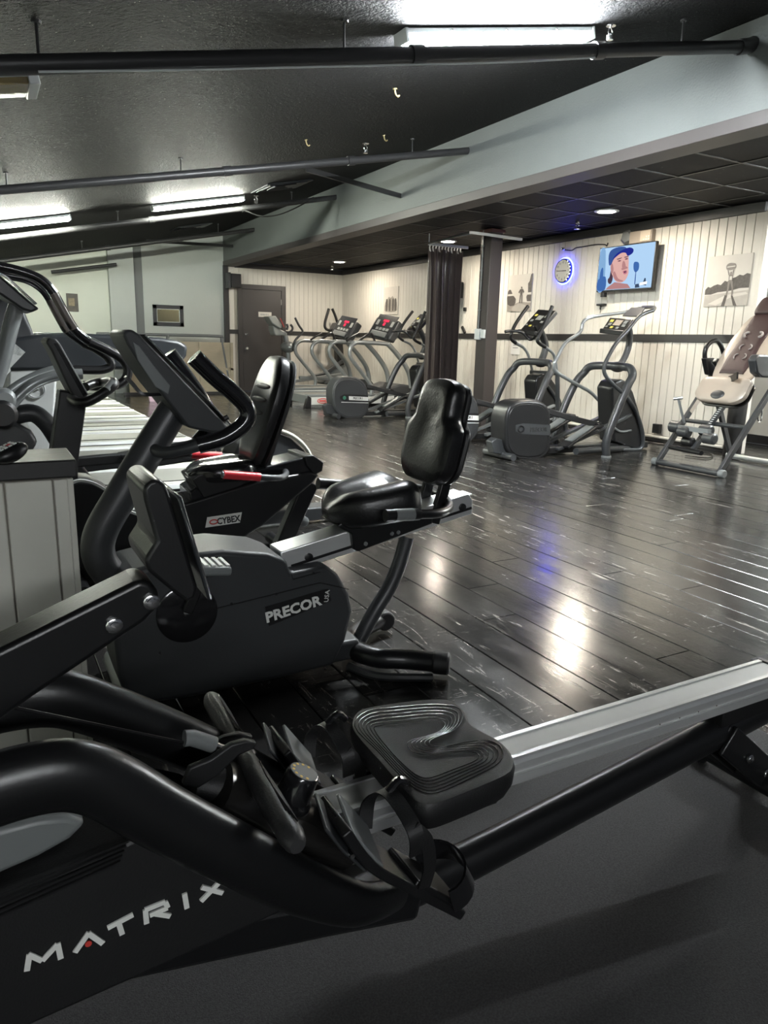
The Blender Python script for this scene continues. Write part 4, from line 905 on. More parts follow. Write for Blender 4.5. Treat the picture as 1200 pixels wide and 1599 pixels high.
# ================================================================== elliptical trainers along the board wall
def quad(pts, th, toward=(-1, 0, .5)):
    n = (pts[1]-pts[0]).cross(pts[3]-pts[0]).normalized()
    if n.dot(V(toward)) > 0: n = -n
    return prism(pts, n*th), -n
def on(c0, c1, c3, u, v): return c0+(c1-c0)*u+(c3-c0)*v
def elliptical(label, moving, group):
    """built where the nearest one stands; moved along the wall afterwards"""
    t = thing('elliptical_trainer', label, 'elliptical', (5.3, 5.56, 0), group)
    Yn = 5.43
    if moving: hpf = [(790, 660), (794, 640), (806, 628), (824, 622), (844, 624), (856, 636), (862, 658), (862, 690), (852, 712), (836, 720), (812, 719), (797, 708), (790, 688)]
    else: hpf = [(792, 652), (798, 636), (812, 627), (836, 626), (853, 636), (861, 660), (861, 690), (852, 710), (828, 718), (804, 714), (793, 696)]
    ce, xr, yr, pw = (826, 671, 2.4) if moving else (827, 672, 3.0), 37, 49 if moving else 47, 2.4 if moving else 3.0
    hpf = []
    for i in range(24):
        an = 2*math.pi*i/24; cx_, sy_ = math.cos(an), math.sin(an)
        hpf.append((min(ce[0]+xr*(abs(cx_)**(2/pw))*(1 if cx_ > 0 else -1), 861), ce[1]+yr*(abs(sy_)**(2/pw))*(1 if sy_ > 0 else -1)))
    hs = part('drum_housing', pprism(hpf, Yn, .25), M_HOUSD if not moving else M_HOUS, t, bevel=.025, seg=3)
    part('housing_rim', pprism([(x-(0), y) for x, y in [(p[0]*.88+826*.12-1, p[1]*.88+672*.12) for p in hpf]], Yn-.008, .02), M_HOUSD if not moving else M_HOUS, hs, bevel=.006)
    part('top_cap', box((4.50, Yn+.04, .545), (4.74, Yn+.21, .565)), M_HOUSD, hs, bevel=.008)
    yb = Yn-.0095
    if not moving:
        part('badge', pprism([(806, 664), (818, 661), (860, 664), (860, 680), (818, 678), (806, 674)], yb, .003), M_GREYPC, hs)
        part('logo_oval', tube([P(814, 670, Y=yb)+V((.035*math.cos(i*.785), -.002, .028*math.sin(i*.785))) for i in range(8)], .007, 6, 4, True), M_BLKG, hs)
        part('lettering', text('PRECOR', .060, frame(P(842, 671, Y=yb-.002), (1, 0, -.02), (0, 0, 1)), .001, sx=.95, bold=.001), M_BLKINK, hs)
    else:
        part('badge', pprism([(804, 668), (812, 663), (860, 664), (860, 679), (812, 679), (804, 674)], yb, .003), M_HOUSD, hs)
        part('label_plate', pprism([(822, 667), (860, 668), (860, 676.5), (822, 675.5)], yb-.002, .003), M_LETTER, hs)
        part('logo_oval', lathe(P(813, 671, Y=yb-.001), (0, -1, 0), [(.026, 0), (.024, .003)], 18), M_GREENLOGO, hs)
        part('lettering', text('PRECOR I', .044, frame(P(840, 671.5, Y=yb-.004), (1, 0, -.02), (0, 0, 1)), .001, sx=.82, bold=.001), M_BLKINK, hs)
        part('white_line', bar([P(806, 681, Y=yb), P(860, 681, Y=yb)], .003, .008), M_LETTER, hs)
    part('power_box', pprism([(768, 690), (776, 684), (794, 690), (798, 712), (772, 708)], Yn+.06, .1), M_GREYPC, hs, bevel=.01)
    part('rear_foot', cyl(V((4.375, 5.34, .035)), V((4.375, 5.79, .035)), .034, 14), M_GREYPC, t)
    part('base_beam', bar([V((4.4, 5.56, .05)), V((5.5, 5.56, .055)), V((6.35, 5.56, .05))], .16, .07), M_HOUSD, t, bevel=.01)
    part('base_tube', tube([P(900, 705, Y=5.30), P(940, 702, Y=5.38), P(985, 699, Y=5.5), P(1004, 690, Y=5.56)], .035, 12, 4), M_GREYPC, t)
    # arch
    yN, yF = 5.19, 5.93
    nl = [V((5.43, yN, .02)), P(948, 687, Y=yN), P(965, 640, Y=yN), P(981, 602, Y=yN+.01), P(988, 588, Y=yN+.03), P(986, 577, Y=yN+.08), P(976, 573, Y=yN+.2)]
    fl_ = [V((q.x, 11.12-q.y, q.z)) for q in nl]
    part('frame_arch', tube(nl+list(reversed(fl_)), .041, 16, 4), M_GREYPC, t)
    for q in (nl[0], fl_[0]): part('foot_pad', lathe((q.x, q.y, 0), (0, 0, 1), [(.05, 0), (.05, .016), (.044, .022)], 18), M_GREYLT, t)
    # pedals, ramps and links
    for s in (0, 1):
        dy = .0 if s == 0 else .27
        sh = V((-.10 if s else 0, dy, .06 if s else 0))
        a = [P(866, 694, Y=5.36), P(893, 701, Y=5.36), P(938, 668, Y=5.36), P(912, 664, Y=5.36)]
        pdl = part('foot_pedal', bar([P(880, 698, Y=5.42)+sh, P(890, 690, Y=5.42)+sh, P(925, 667, Y=5.42)+sh, P(936, 664, Y=5.42)+sh], .15, .03, k=3), M_HOUSD, t, bevel=.008)
        part('pedal_tread', bar([P(888, 688, Y=5.42)+sh, P(922, 665, Y=5.42)+sh], .10, .01), M_GREYLT, pdl)
        part('ramp', bar([P(870, 702, Y=5.45)+V((0, dy, 0)), P(985, 648, Y=5.45)+V((0, dy, 0))], .06, .03), M_SILVER if moving else M_GREYPC, t, bevel=.005)
        part('link_arm', bar([P(856, 642, Y=5.46)+V((0, dy, -.03*s)), P(900, 655, Y=5.44)+V((0, dy, 0))+sh*.4, P(938, 664, Y=5.42)+sh], .035, .055), M_BLKS, t, bevel=.006)
        part('link_joint', lathe(P(938, 666, Y=5.36)+sh, (0, 1, 0), [(.03, 0), (.034, .01), (.034, .05), (.03, .06)], 14), M_BLK, t)
    fc = part('front_cover', pprism([(957, 640), (956, 606), (962, 596), (972, 592), (980, 596), (990, 612), (1000, 645), (1006, 680), (1004, 698), (994, 703), (972, 694), (960, 690)], 5.45, .22), M_BLK, t, bevel=.02, seg=3)
    part('cover_edge', tube([P(974, 612, Y=5.44), P(992, 640, Y=5.44), P(1003, 672, Y=5.44), P(1004, 694, Y=5.44), P(996, 702, Y=5.44), P(972, 702, Y=5.44)], .022, 10, 5), M_GREYPC, fc)
    part('sling', tube([P(960, 668, Y=5.44), P(970, 674, Y=5.44), P(986, 672, Y=5.44)], .012, 8, 4), M_GREYLT, fc)
    # mast and console
    if not moving:
        part('console_mast', tube([P(964, 574, Y=5.56), P(974, 562, Y=5.56), P(982, 542, Y=5.56), P(984, 520, Y=5.56), P(980, 506, Y=5.56)], .033, 14, 5), M_GREYPC, t)
        part('mast_clamp', ell(P(965, 573, Y=5.56), (.07, .09, .055)), M_GREYPC, t)
        c0, c1, c2, c3 = P(940, 515, Y=5.76), P(976, 519, Y=5.39), P(989, 493, Y=5.37), P(953, 495, Y=5.77)
    else:
        part('console_mast', tube([P(962, 574, Y=5.56), P(970, 556, Y=5.56), P(972, 540, Y=5.56), P(964, 515, Y=5.56)], .04, 14, 5), M_GREYPC, t)
        part('mast_clamp', ell(P(964, 573, Y=5.56), (.07, .09, .055)), M_GREYPC, t)
        c0, c1, c2, c3 = P(926, 516, Y=5.76), P(962, 520, Y=5.38), P(994, 474, Y=5.38), P(958, 478, Y=5.77)
    c2 = c1+c3-c0; g, n = quad([c0, c1, c2, c3], .05)
    cs = part('console', g, M_BLK, t, bevel=.012, seg=3)
    for u, v, m, w_, h_ in ((.2, .72, M_KEYY, .05, .03), (.2, .48, M_KEY, .05, .03), (.5, .62, M_KEY if moving else M_TANVINYL, .11, .07), (.8, .7, M_KEY, .05, .04), (.8, .45, M_KEY, .05, .03), (.35, .25, M_KEYY, .04, .025), (.6, .25, M_KEY, .04, .025), (.12, .28, M_KEY, .03, .02)):
        q = on(c0, c1, c3, u, v)+n*.002
        Mx = frame(q, c1-c0, c3-c0); part('key', xf(box((-w_/2, -h_/2, -.001), (w_/2, h_/2, .003)), Mx), m, cs)
    part('console_lip', bar([c0-V((.01, -.0, .01)), c1-V((.01, 0, .01))], .05, .035, side=(0, 0, 1)), M_BLK, cs, bevel=.008)
    if not moving:
        rk, _ = quad([P(972, 493, Y=5.74), P(998, 494, Y=5.42), P(1008, 480, Y=5.42), P(986, 480, Y=5.74)], .012)
        part('reading_rack', rk, M_HOUS, cs, bevel=.004)
        part('handrail', tube([P(1020, 485, Y=5.26), P(1008, 489, Y=5.26), P(997, 496, Y=5.26), P(982, 514, Y=5.25), P(962, 537, Y=5.24), P(948, 562, Y=5.23), P(944, 574, Y=5.23), P(946, 586, Y=5.22), P(958, 600, Y=5.2), P(974, 615, Y=5.2)], .019, 12, 5), M_GREYPC, t)
        part('handrail', tube([P(1004, 480, Y=5.87), P(974, 488, Y=5.87), P(918, 497, Y=5.87), P(906, 519, Y=5.87), P(884, 535, Y=5.87), P(870, 560, Y=5.87), P(866, 570, Y=5.87), P(871, 582, Y=5.87), P(908, 604, Y=5.87), P(922, 612, Y=5.88), P(938, 628, Y=5.9), P(952, 648, Y=5.9)], .019, 12, 5), M_SILVER, t)
        part('crossbar', tube([P(1020, 485, Y=5.26), P(1022, 480, Y=5.5), P(1004, 480, Y=5.87)], .019, 12, 4), M_GREYPC, t)
    else:
        # moving arms; pixel offsets are those of the one beside the column, taken back to the builder's place
        k = 5.56/6.36
        def Q(x, y, Yp): return P(x, y, Y=Yp+1.19)-V((0, 1.19, 0))
        for pts, Yp in (([(863, 478), (853, 502), (844, 520), (840, 533), (852, 542), (864, 552), (868, 566), (871, 584)], 5.26), ([(825, 478), (812, 496), (803, 511), (798, 527), (806, 536), (818, 543), (826, 556), (832, 580)], 5.86)):
            q = [Q(x, y, Yp) for x, y in pts]
            arm = part('moving_arm', tube(q, .017, 12, 5), M_SILVER, t)
            part('arm_grip', tube(q[:5], .021, 12, 5), M_BLK, arm)
            part('lower_arm', tube([q[-1], q[-1]+V((.02, 0, -.18)), q[-1]+V((.04, 0, -.42)), q[-1]+V((.0, 0, -.55))], .026, 12, 4), M_GREYPC, arm)
        part('fixed_handle', tube([Q(789, 518, 5.72), Q(800, 517, 5.70), Q(816, 519, 5.62), Q(828, 530, 5.56), Q(838, 522, 5.48), Q(836, 508, 5.36)], .018, 12, 5), M_BLK, t)
        part('arm_bridge', join(*[bar([Q(831, 581, 5.86), Q(871, 583, 5.26)], .07, .045, side=(1, 0, 0))]), M_GREYPC, t, bevel=.01)
    return t
G = 'elliptical trainers along the board wall'
elliptical('dark elliptical trainer with chrome handrails below the television', False, G)
m1 = elliptical('grey elliptical trainer with black moving arms beside the column', True, G)
def shift(o, d):
    o.location = o.location+V(d)
    def rec(c):
        LOC[c.name] = LOC[c.name]+V(d)
        for k in c.children: rec(k)
    rec(o)
shift(m1, (0, 1.19, 0))
dup(m1, (0, 2.68, 0), 'grey elliptical trainer with green badge standing left of the black curtain')

# ================================================================== two treadmills with red displays
T = thing('treadmill', 'grey treadmill with red lit display, right one of the far pair', 'treadmill', (5.5, 11.2, 0), 'grey treadmills with red displays')
y0, y1 = 10.88, 11.68
part('deck', box((4.62, y0+.02, .08), (6.3, y1-.02, .19)), M_BLKS, T, bevel=.01)
part('belt', box((4.64, y0+.12, .19), (6.2, y1-.12, .197)), M_BELT, T)
for yy in (y0-.02, y1-.10): part('side_rail', box((4.60, yy, .17), (6.25, yy+.12, .215)), M_GREYLT, T, bevel=.01)
rp = part('rear_panel', box((4.585, y0-.02, .07), (4.62, y1+.02, .20)), M_GREYLT, T, bevel=.006)
sp1 = part('side_panel', box((4.66, y0-.035, .05), (6.2, y0-.0, .17)), M_WHITEP, T, bevel=.006)
part('logo_ring', tube([V((4.86+.09*math.cos(i*.785), y0-.037, .112+.036*math.sin(i*.785))) for i in range(8)], .006, 6, 4, True), M_REDINK, sp1)
part('logo_bar', box((4.80, y0-.038, .100), (4.92, y0-.035, .124)), M_REDINK, sp1)
for yy in (y0-.04, y1-.02): part('rear_foot', prism([V((4.54, yy, 0)), V((4.66, yy, 0)), V((4.66, yy, .16)), V((4.60, yy, .2))], (0, .07, 0)), M_BLK, T, bevel=.008)
part('front_foot', box((6.1, y0, 0), (6.25, y1, .08)), M_BLK, T)
part('motor_hood', prism([V((5.95, y0, .16)), V((6.1, y0, .30)), V((6.35, y0, .37)), V((6.6, y0, .34)), V((6.72, y0, .2)), V((6.72, y0, .08)), V((5.95, y0, .1))], (0, y1-y0, 0)), M_HOUS, T, bevel=.04, seg=3)
for yy in (y0, y1):
    kx_ = P(0, 0, Y=1)  # unused direction
    pts = [P(580, 617, Y=y0), P(580, 603, Y=y0), P(567, 584, Y=y0), P(551, 563, Y=y0), P(546.5, 553, Y=y0), P(548, 542, Y=y0), P(557, 535, Y=y0), P(575, 535, Y=y0), P(606, 537, Y=y0)]
    pts = [p+V((0, yy-y0, 0)) for p in pts]
    hr = part('handrail', tube(pts, .034, 14, 4), M_SILVER, T)
    up = [P(606, 537, Y=y0), P(622, 555, Y=y0), P(636, 576, Y=y0), P(641, 592, Y=y0), P(642, 606, Y=y0)]
    part('upright', tube([p+V((0, yy-y0, 0)) for p in up], .042, 14, 4), M_SILVER, T)
    ht = [P(560, 533, Y=y0+.14), P(570, 526, Y=y0+.14), P(580, 521, Y=y0+.14), P(586, 534, Y=y0+.14)] if yy == y0 else [P(560, 533, Y=y0+.14)+V((0, .45, 0)), P(570, 526, Y=y0+.14)+V((0, .45, 0)), P(580, 521, Y=y0+.14)+V((0, .45, 0))]
    part('grip_bar', tube(ht, .02, 10, 4), M_BLK, T)
c0, c1, c2, c3 = P(573, 522, Y=11.64), P(607, 530, Y=10.92), P(621, 494, Y=10.92), P(589, 494, Y=11.64)
c2 = c1+c3-c0; g, n = quad([c0, c1, c2, c3], .14)
cs = part('console', g, M_GREYPC, T, bevel=.03, seg=3)
Mx = lambda u, v: frame(on(c0, c1, c3, u, v)+n*.002, c1-c0, c3-c0)
part('console_face', xf(box((-.31, -.22, -.002), (.31, .22, .004)), Mx(.5, .56)), M_CONS, cs, bevel=.004)
for u, v, w_, h_ in ((.52, .86, .17, .04), (.50, .68, .06, .06)): part('red_display', xf(box((-w_/2, -h_/2, .004), (w_/2, h_/2, .007)), Mx(u, v)), M_LED, cs)
for u, v in ((.2, .8), (.2, .66), (.84, .8), (.84, .66), (.3, .42), (.45, .42), (.6, .42), (.75, .42)): part('key', xf(box((-.04, -.025, .004), (.04, .025, .008)), Mx(u, v)), M_KEY, cs)
part('tray', xf(box((-.24, -.05, .004), (.24, .05, .03)), Mx(.5, .14)), M_GREYLT, cs, bevel=.01)
dup(T, (0, 1.56, 0), 'grey treadmill with red lit display, left one of the far pair')

# ================================================================== machines against the far wall
E1 = thing('cross_trainer', 'silver cross trainer standing in front of the dark door', 'elliptical', (5.2, 13.3, 0))
YY = 13.55
M_E1 = mat('pale_grey_green_plastic', (.30, .32, .30), .4)
part('console', pprism([(419, 494), (431, 493), (441, 508), (440, 514), (434, 511), (425, 505)], YY-.15, .3), M_E1, E1, bevel=.02)
part('console_back', pprism([(426, 508), (434, 512), (446, 518), (450, 521), (448, 524), (430, 524), (427, 516)], YY-.13, .26), M_E1, E1, bevel=.02)
part('red_trim', bar([P(438, 497, Y=YY-.16), P(444, 511, Y=YY-.16)], .012, .012), M_REDINK, E1)
part('mast', tube([P(446, 524, Y=YY), P(448, 535, Y=YY), P(450, 548, Y=YY), P(452, 575, Y=YY), V((5.45, YY, .1))], .05, 12, 4), M_SILVER, E1)
part('hub', ell(P(450, 542, Y=YY), (.14, .2, .11)), M_SILVER, E1)
for pts in ([(461, 496), (467, 508), (473, 518), (466, 526), (460, 534), (458, 548)], [(454, 507), (457, 511), (456, 516), (450, 520)], [(448, 506), (449.5, 510), (448, 515)]):
    part('handle', tube([P(x, y, Y=YY-.2) for x, y in pts], .022, 8, 4), M_GREYPC, E1)
part('rail', bar([V((5.4, YY, .14)), V((6.7, YY, .12))], .2, .1), M_SILVER, E1, bevel=.02)
for s in (-.15, .15): part('pedal_arm', bar([V((5.5, YY+s, .3-.3*s)), V((6.6, YY+s, .35+.3*s))], .08, .06), M_SILVER, E1, bevel=.01)
part('front_foot', box((5.35, YY-.2, 0), (5.5, YY+.2, .1)), M_GREYPC, E1, bevel=.01)
part('rear_foot', box((6.6, YY-.2, 0), (6.7, YY+.2, .08)), M_GREYPC, E1, bevel=.01)
E2 = thing('cross_trainer', 'dark cross trainer with tall black loop handles behind the far treadmills', 'elliptical', (6.3, 14.0, 0))
Y2 = 14.05
for pts, Yq in (([(514, 482), (511, 492), (508, 503), (508, 511), (512, 515), (522, 516)], Y2-.1), ([(519, 482), (523, 491), (526, 500), (528, 510), (526, 517)], Y2+.1)):
    q = [P(x, y, Y=Yq) for x, y in pts]; h_ = part('moving_arm', tube(q, .028, 10, 4), M_BLK, E2)
part('mast', bar([P(526, 517, Y=Y2), P(529, 545, Y=Y2), V((6.7, Y2, .1))], .2, .14), M_HOUSD, E2, bevel=.02)
part('console', bar([P(519, 522, Y=Y2), P(528, 505, Y=Y2)], .4, .08), M_GREYPC, E2, bevel=.02)
part('shroud', pprism([(505, 600), (518, 580), (532, 572), (545, 568), (550, 580), (548, 604)], Y2-.2, .4), M_GREYLT, E2, bevel=.04)
for s in (-.2, .2): part('pedal_arm', bar([P(472, 592, Y=Y2+s), P(505, 584, Y=Y2+s), P(538, 562, Y=Y2+s)], .1, .06), M_GREYPC, E2, bevel=.01)
part('base', bar([V((5.9, Y2, .06)), V((6.8, Y2, .06))], .5, .1), M_GREYPC, E2, bevel=.02)

# ================================================================== inversion table at the right
I = thing('inversion_table', 'inversion table with beige padded bed at the right edge', 'inversion table', (6.1, 4.33, 0))
zI = lambda x, y: (1000+x/5.71, 480+y/5.71)
yF_, yN_ = 4.66, 4.00
fa, na = P(*zI(165, 1395), Z=.03), P(*zI(690, 1500), Z=.03)
part('front_foot_bar', cyl(V((5.56, yN_-.03, .032)), V((5.56, yF_+.03, .032)), .028, 14), M_GREYPC, I)
for yy in (yN_-.03, yF_+.03): part('foot_cap', lathe((5.56, yy-.025, .034), (0, 1, 0), [(.03, 0), (.036, .006), (.036, .05), (.03, .056)], 16), M_GREYLT, I)
top = P(*zI(655, 600), Y=yF_)
dirF = (top-V((5.56, yF_, .04)))
for yy in (yF_, yN_):
    lg = part('front_leg', bar([V((5.56, yy, .04)), V((5.56, yy, .04))+dirF*1.06], .035, .05), M_GREYPC, I, bevel=.004)
    if yy == yF_: part('leg_label', bar([V((5.56, yy-.019, .04))+dirF*.56+V((-.003, 0, .003)), V((5.56, yy-.019, .04))+dirF*.76+V((-.003, 0, .003))], .004, .044), M_TANVINYL, lg)
tz = top.z
for yy in (yF_, yN_): part('rear_leg', bar([V((top.x-.02, yy, tz-.02)), V((6.62, yy, .04))], .035, .05), M_GREYPC, I, bevel=.004)
part('rear_foot_bar', cyl(V((6.63, yN_-.05, .032)), V((6.63, yF_+.05, .032)), .028, 14), M_SILVER, I)
c_ = V((5.56, 0, .04))+dirF*.47
part('cross_bar', cyl(V((c_.x, yN_, c_.z)), V((c_.x, yF_, c_.z)), .02, 12), M_GREYPC, I)
for yy in (yN_, yF_): part('pivot', lathe((top.x, yy-.03, tz), (0, 1, 0), [(.04, 0), (.045, .01), (.045, .05), (.04, .06)], 16), M_BLK, I)
# handles
hpts = [zI(640, 600), zI(600, 540), zI(578, 440), zI(590, 360), zI(640, 305), zI(690, 300), zI(730, 360), zI(755, 450), zI(770, 520)]
part('loop_handle', tube([P(x, y, Y=yF_+.02) for x, y in hpts], .021, 12, 5), M_BLK, I)
part('loop_handle', tube([P(x, y, Y=yF_+.02)+V((0, yN_-yF_-.04, 0)) for x, y in hpts], .021, 12, 5), M_BLK, I)
part('handle_block', pprism([zI(590, 455), zI(665, 450), zI(680, 520), zI(650, 610), zI(620, 600)], yF_-.03, .06), M_BLK, I, bevel=.008)
part('handle_block', pprism([zI(1030, 470), zI(1065, 420), zI(1142, 425), zI(1180, 440), zI(1180, 630), zI(1090, 625), zI(1050, 590)], yN_-.06, .08), M_GREYPC, I, bevel=.015)
part('pivot_arm', bar([P(*zI(670, 470), Y=yF_-.08), P(*zI(770, 610), Y=yF_-.1), P(*zI(860, 690), Y=4.45)], .05, .05), M_BLK, I, bevel=.006)
# bed
bq = lambda x, y, Yp: P(*zI(x, y), Y=Yp)
b0 = bq(770, 700, 4.33); b1 = bq(1150, 90, 4.33)
upb = (b1-b0).normalized(); nb_ = V((0, 1, 0)).cross(upb); nb_ = nb_ if nb_.x < 0 else -nb_
Lb = (b1-b0).length
bed = part('bed_back', padlocal((b0+b1)/2+upb*.03, V((0, 1, 0)), upb, nb_, .24, Lb/2, .06, [(-1, .4), (-.95, .75), (-.5, .95), (.1, 1.0), (.6, .9), (.95, .7), (1, .4)], .05), M_TANVINYL, I)
M_PADM = mat('pale_pad_print', (.26, .24, .23), .5)
mp_ = part('massage_pad', padlocal((b0+b1)/2+upb*.06+nb_*.035, V((0, 1, 0)), upb, nb_, .13, Lb/2*.86, .03, [(-1, .7), (-.97, .95), (-.5, 1), (0, .9), (.5, 1), (.97, .95), (1, .7)], .05), M_BROWN, bed)
for h in (-.45, -.15, .25):
    for s in (-1, 1):
        part('pad_mark', tube([(b0+b1)/2+upb*(.06+h*Lb*.45+.03*math.sin(a))+V((0, 1, 0))*s*(.03+.03*math.cos(a) if h < .2 else .05+.04*math.cos(a))+nb_*.053 for a in (-1.2, -.5, .2, .9, 1.5)], .006 if h < .2 else .012, 6, 3), M_PADM, mp_)
part('headrest', padlocal(b1+upb*.10+nb_*.03, V((0, 1, 0)), upb, nb_, .15, .10, .07, [(-1, .5), (-.9, .9), (0, 1), (.9, .9), (1, .5)], .05), M_BROWN, bed)
s0 = (bq(600, 790, 4.33)+bq(800, 680, 4.33))/2
ups = (bq(800, 650, 4.33)-bq(700, 840, 4.33)).normalized(); ns = V((0, 1, 0)).cross(ups); ns = ns if ns.x < 0 else -ns
sp = part('seat_pad', padlocal(bq(740, 745, 4.33)+ns*.01, V((0, 1, 0)), ups, ns, .26, .13, .075, [(-1, .3), (-.95, .7), (-.5, .98), (.2, 1.0), (.8, .95), (1, .6)], .1), M_TANVINYL, bed)
part('seat_patch', ell(bq(712, 800, 4.33)+ns*.046, (1, 1, 1), 16, 8, M=Matrix((V((ns.x*.012, 0, ups.x*.045)), V((ns.y*.012, .07, ups.y*.045)), V((ns.z*.012, 0, ups.z*.045))))), M_GREYPC, sp)
part('seat_base', padlocal(bq(755, 760, 4.33)-ns*.035, V((0, 1, 0)), ups, ns, .25, .13, .03, [(-1, .3), (-.95, .7), (-.5, .98), (.2, 1.0), (.8, .95), (1, .6)]), M_BLK, sp)
part('lap_belt', bar([bq(740, 560, 4.6)+nb_*.05, bq(770, 660, 4.5)+nb_*.07, bq(830, 690, 4.33)+nb_*.08, bq(900, 650, 4.15)+nb_*.07], .06, .014, side=(0, 0, 1), k=4), M_BLK, bed)
# boom, ankle clamps
bm0, bm1 = bq(740, 885, 4.33), bq(470, 1270, 4.33)
bo = part('boom', bar([bm0+(bm0-bm1)*.4, bm1], .04, .04), M_GREYPC, I, bevel=.003)
for i in range(10): part('boom_mark', box(*(lambda c: (c-V((.006, .012, .003)), c+V((.006, .012, .003))))(bm0.lerp(bm1, .06+.045*i)+V((-.016, -.008, .014)))), M_LETTER, bo)
for (x, y, Yq, sx) in ((320, 1065, 4.55, .055), (395, 1110, 4.42, .05), (430, 1200, 4.40, .045), (590, 1095, 4.22, .05), (620, 1170, 4.14, .05)):
    c = bq(x, y, Yq); part('ankle_pad', lathe(c-V((0, .06, 0)), (0, 1, 0), [(sx*.7, 0), (sx, .012), (sx, .108), (sx*.7, .12)], 16), M_GREYPC if sx > .045 else M_BLK, bo)
part('ankle_bracket', bar([bq(300, 1060, 4.56), bq(620, 1110, 4.15)], .04, .04, side=(1, 0, 0)), M_GREYLT, bo)
part('adjust_rod', cyl(bq(395, 1030, 4.5), bq(342, 815, 4.5), .012, 10), M_SILVER, bo)
part('adjust_grip', cyl(bq(300, 815, 4.53), bq(382, 805, 4.47), .014, 10), M_SILVER, bo)
part('lower_tube', cyl(bq(270, 1245, 4.6), bq(548, 1300, 4.18), .022, 10), M_BLK, I)
part('carabiner', tube([bq(1070, 890, 4.02), bq(1052, 960, 4.02), bq(1060, 1015, 4.02), bq(1078, 1010, 4.02), bq(1090, 930, 4.02)], .008, 6, 4, True), M_CHROME, I)
# dark roll standing by the wall end
a, b = P(*zI(965, 1310), Z=.0), None
rl_ = V((6.83, 4.80, 0))
solo('rolled_mat', lathe(rl_, (.0, 0, 1), [(.08, 0), (.088, .01), (.09, .3), (.092, .84), (.08, .86), (.03, .85)], 20), M_BLKS, 'tall black rolled mat standing behind the inversion table', 'mat')
# low orange strip on the floor beyond
solo('orange_tape', box((6.95, 4.2, .001), (7.6, 4.26, .006)), mat('orange_tape', (.65, .25, .04), .5), 'orange strip on the floor past the inversion table', 'tape')
# ================================================================== things on the board wall
def flat(px, X, m, parent, name='print', th=.0006, dx=0):
    """flat printed shape on the plane X"""
    return part(name, prism([P(x, y, X=X-dx) for x, y in px], (-th, 0, 0)), m, parent, smooth=False)
# television
tv = thing('television', 'wall television showing a man in a blue cap', 'television', (6.88, 6.55, 1.74))
XT_ = 6.87
a, b, c, e_ = P(933, 387, X=XT_), P(1020, 378, X=XT_), P(1024, 451, X=XT_), P(936, 456, X=XT_)
yl_, yr_, zt, zb = (a.y+e_.y)/2, (b.y+c.y)/2, (a.z+b.z)/2, (c.z+e_.z)/2
part('cabinet', box((XT_, yr_, zb), (XT_+.045, yl_, zt)), M_BLK, tv, bevel=.006)
part('wall_mount', box((XT_+.045, 6.4, 1.9), (XW+.002, 6.7, 2.15)), M_BLK, tv)
def tvp(u, v): return V((XT_-.002, yl_+(yr_-yl_)*u, zt+(zb-zt)*v))
SC = lambda n, c_, s=1.0: emat('screen_'+n, c_, s*.30)
S_BG, S_BG2, S_CAP, S_CAP2, S_SK, S_SK2, S_HAIR, S_LIP, S_BL, S_DK, S_WH = SC('pale_blue', (.42, .62, .86), .34), SC('mid_blue', (.25, .45, .72), .30), SC('cap_blue', (.02, .03, .30), .28), SC('cap_teal', (.05, .11, .36), .28), SC('skin', (.78, .46, .42), .30), SC('skin_shade', (.50, .25, .25), .30), SC('hair', (.10, .06, .09), .25), SC('lip', (.55, .18, .25), .30), SC('deep_blue', (.06, .16, .45), .30), SC('dark', (.06, .10, .18), .25), SC('white', (.95, .97, 1), .36)
part('screen', prism([tvp(.012, .018), tvp(.988, .018), tvp(.988, .965), tvp(.012, .965)], (-.001, 0, 0)), S_BG, tv, smooth=False)
lay = [0]
def scr(uv, m, smoothk=3):
    lay[0] += 1
    pts = [tvp(u, v) for u, v in uv]
    if smoothk > 1: pts = catmull(pts, smoothk, True)
    pts = [p-V((.0011+.00025*lay[0], 0, 0)) for p in pts]
    part('screen_image', prism(pts, (-.0002, 0, 0)), m, tv, smooth=False)
scr([(.02, .1), (.12, .08), (.14, .9), (.02, .94)], S_BG2); scr([(.02, .72), (.16, .66), (.17, .95), (.02, .955)], S_BL); scr([(.06, .5), (.1, .46), (.11, .7), (.05, .7)], S_BL)
scr([(.66, .40), (.74, .42), (.75, .56), (.70, .62), (.66, .54)], S_BL); scr([(.70, .60), (.71, .60), (.715, .86), (.70, .86)], S_CAP2)
scr([(.24, .66), (.21, .72), (.22, .80), (.27, .83), (.30, .70), (.26, .40)], S_HAIR)
scr([(.18, .955), (.22, .90), (.34, .80), (.58, .86), (.64, .955)], S_SK2, 1)
scr([(.25, .32), (.36, .16), (.52, .16), (.56, .32), (.57, .50), (.58, .62), (.54, .76), (.46, .82), (.36, .78), (.28, .62), (.24, .48)], S_SK)
scr([(.245, .40), (.27, .38), (.30, .50), (.29, .60), (.255, .54)], S_SK2)
scr([(.475, .575), (.52, .555), (.55, .575), (.545, .63), (.505, .64), (.485, .61)], S_LIP); scr([(.495, .585), (.53, .575), (.53, .60), (.505, .61)], S_HAIR)
scr([(.45, .50), (.52, .47), (.56, .51), (.52, .53), (.46, .545)], S_SK2)
scr([(.36, .33), (.41, .315), (.43, .34), (.38, .355)], S_SK2); scr([(.49, .30), (.54, .29), (.55, .32), (.50, .33)], S_SK2)
scr([(.38, .335), (.41, .33), (.415, .345), (.385, .35)], S_HAIR); scr([(.505, .305), (.535, .30), (.54, .315), (.51, .32)], S_HAIR); scr([(.46, .36), (.49, .36), (.52, .46), (.50, .485), (.455, .48)], S_SK2); scr([(.30, .62), (.36, .76), (.46, .80), (.50, .78), (.40, .72), (.33, .56)], S_SK2)
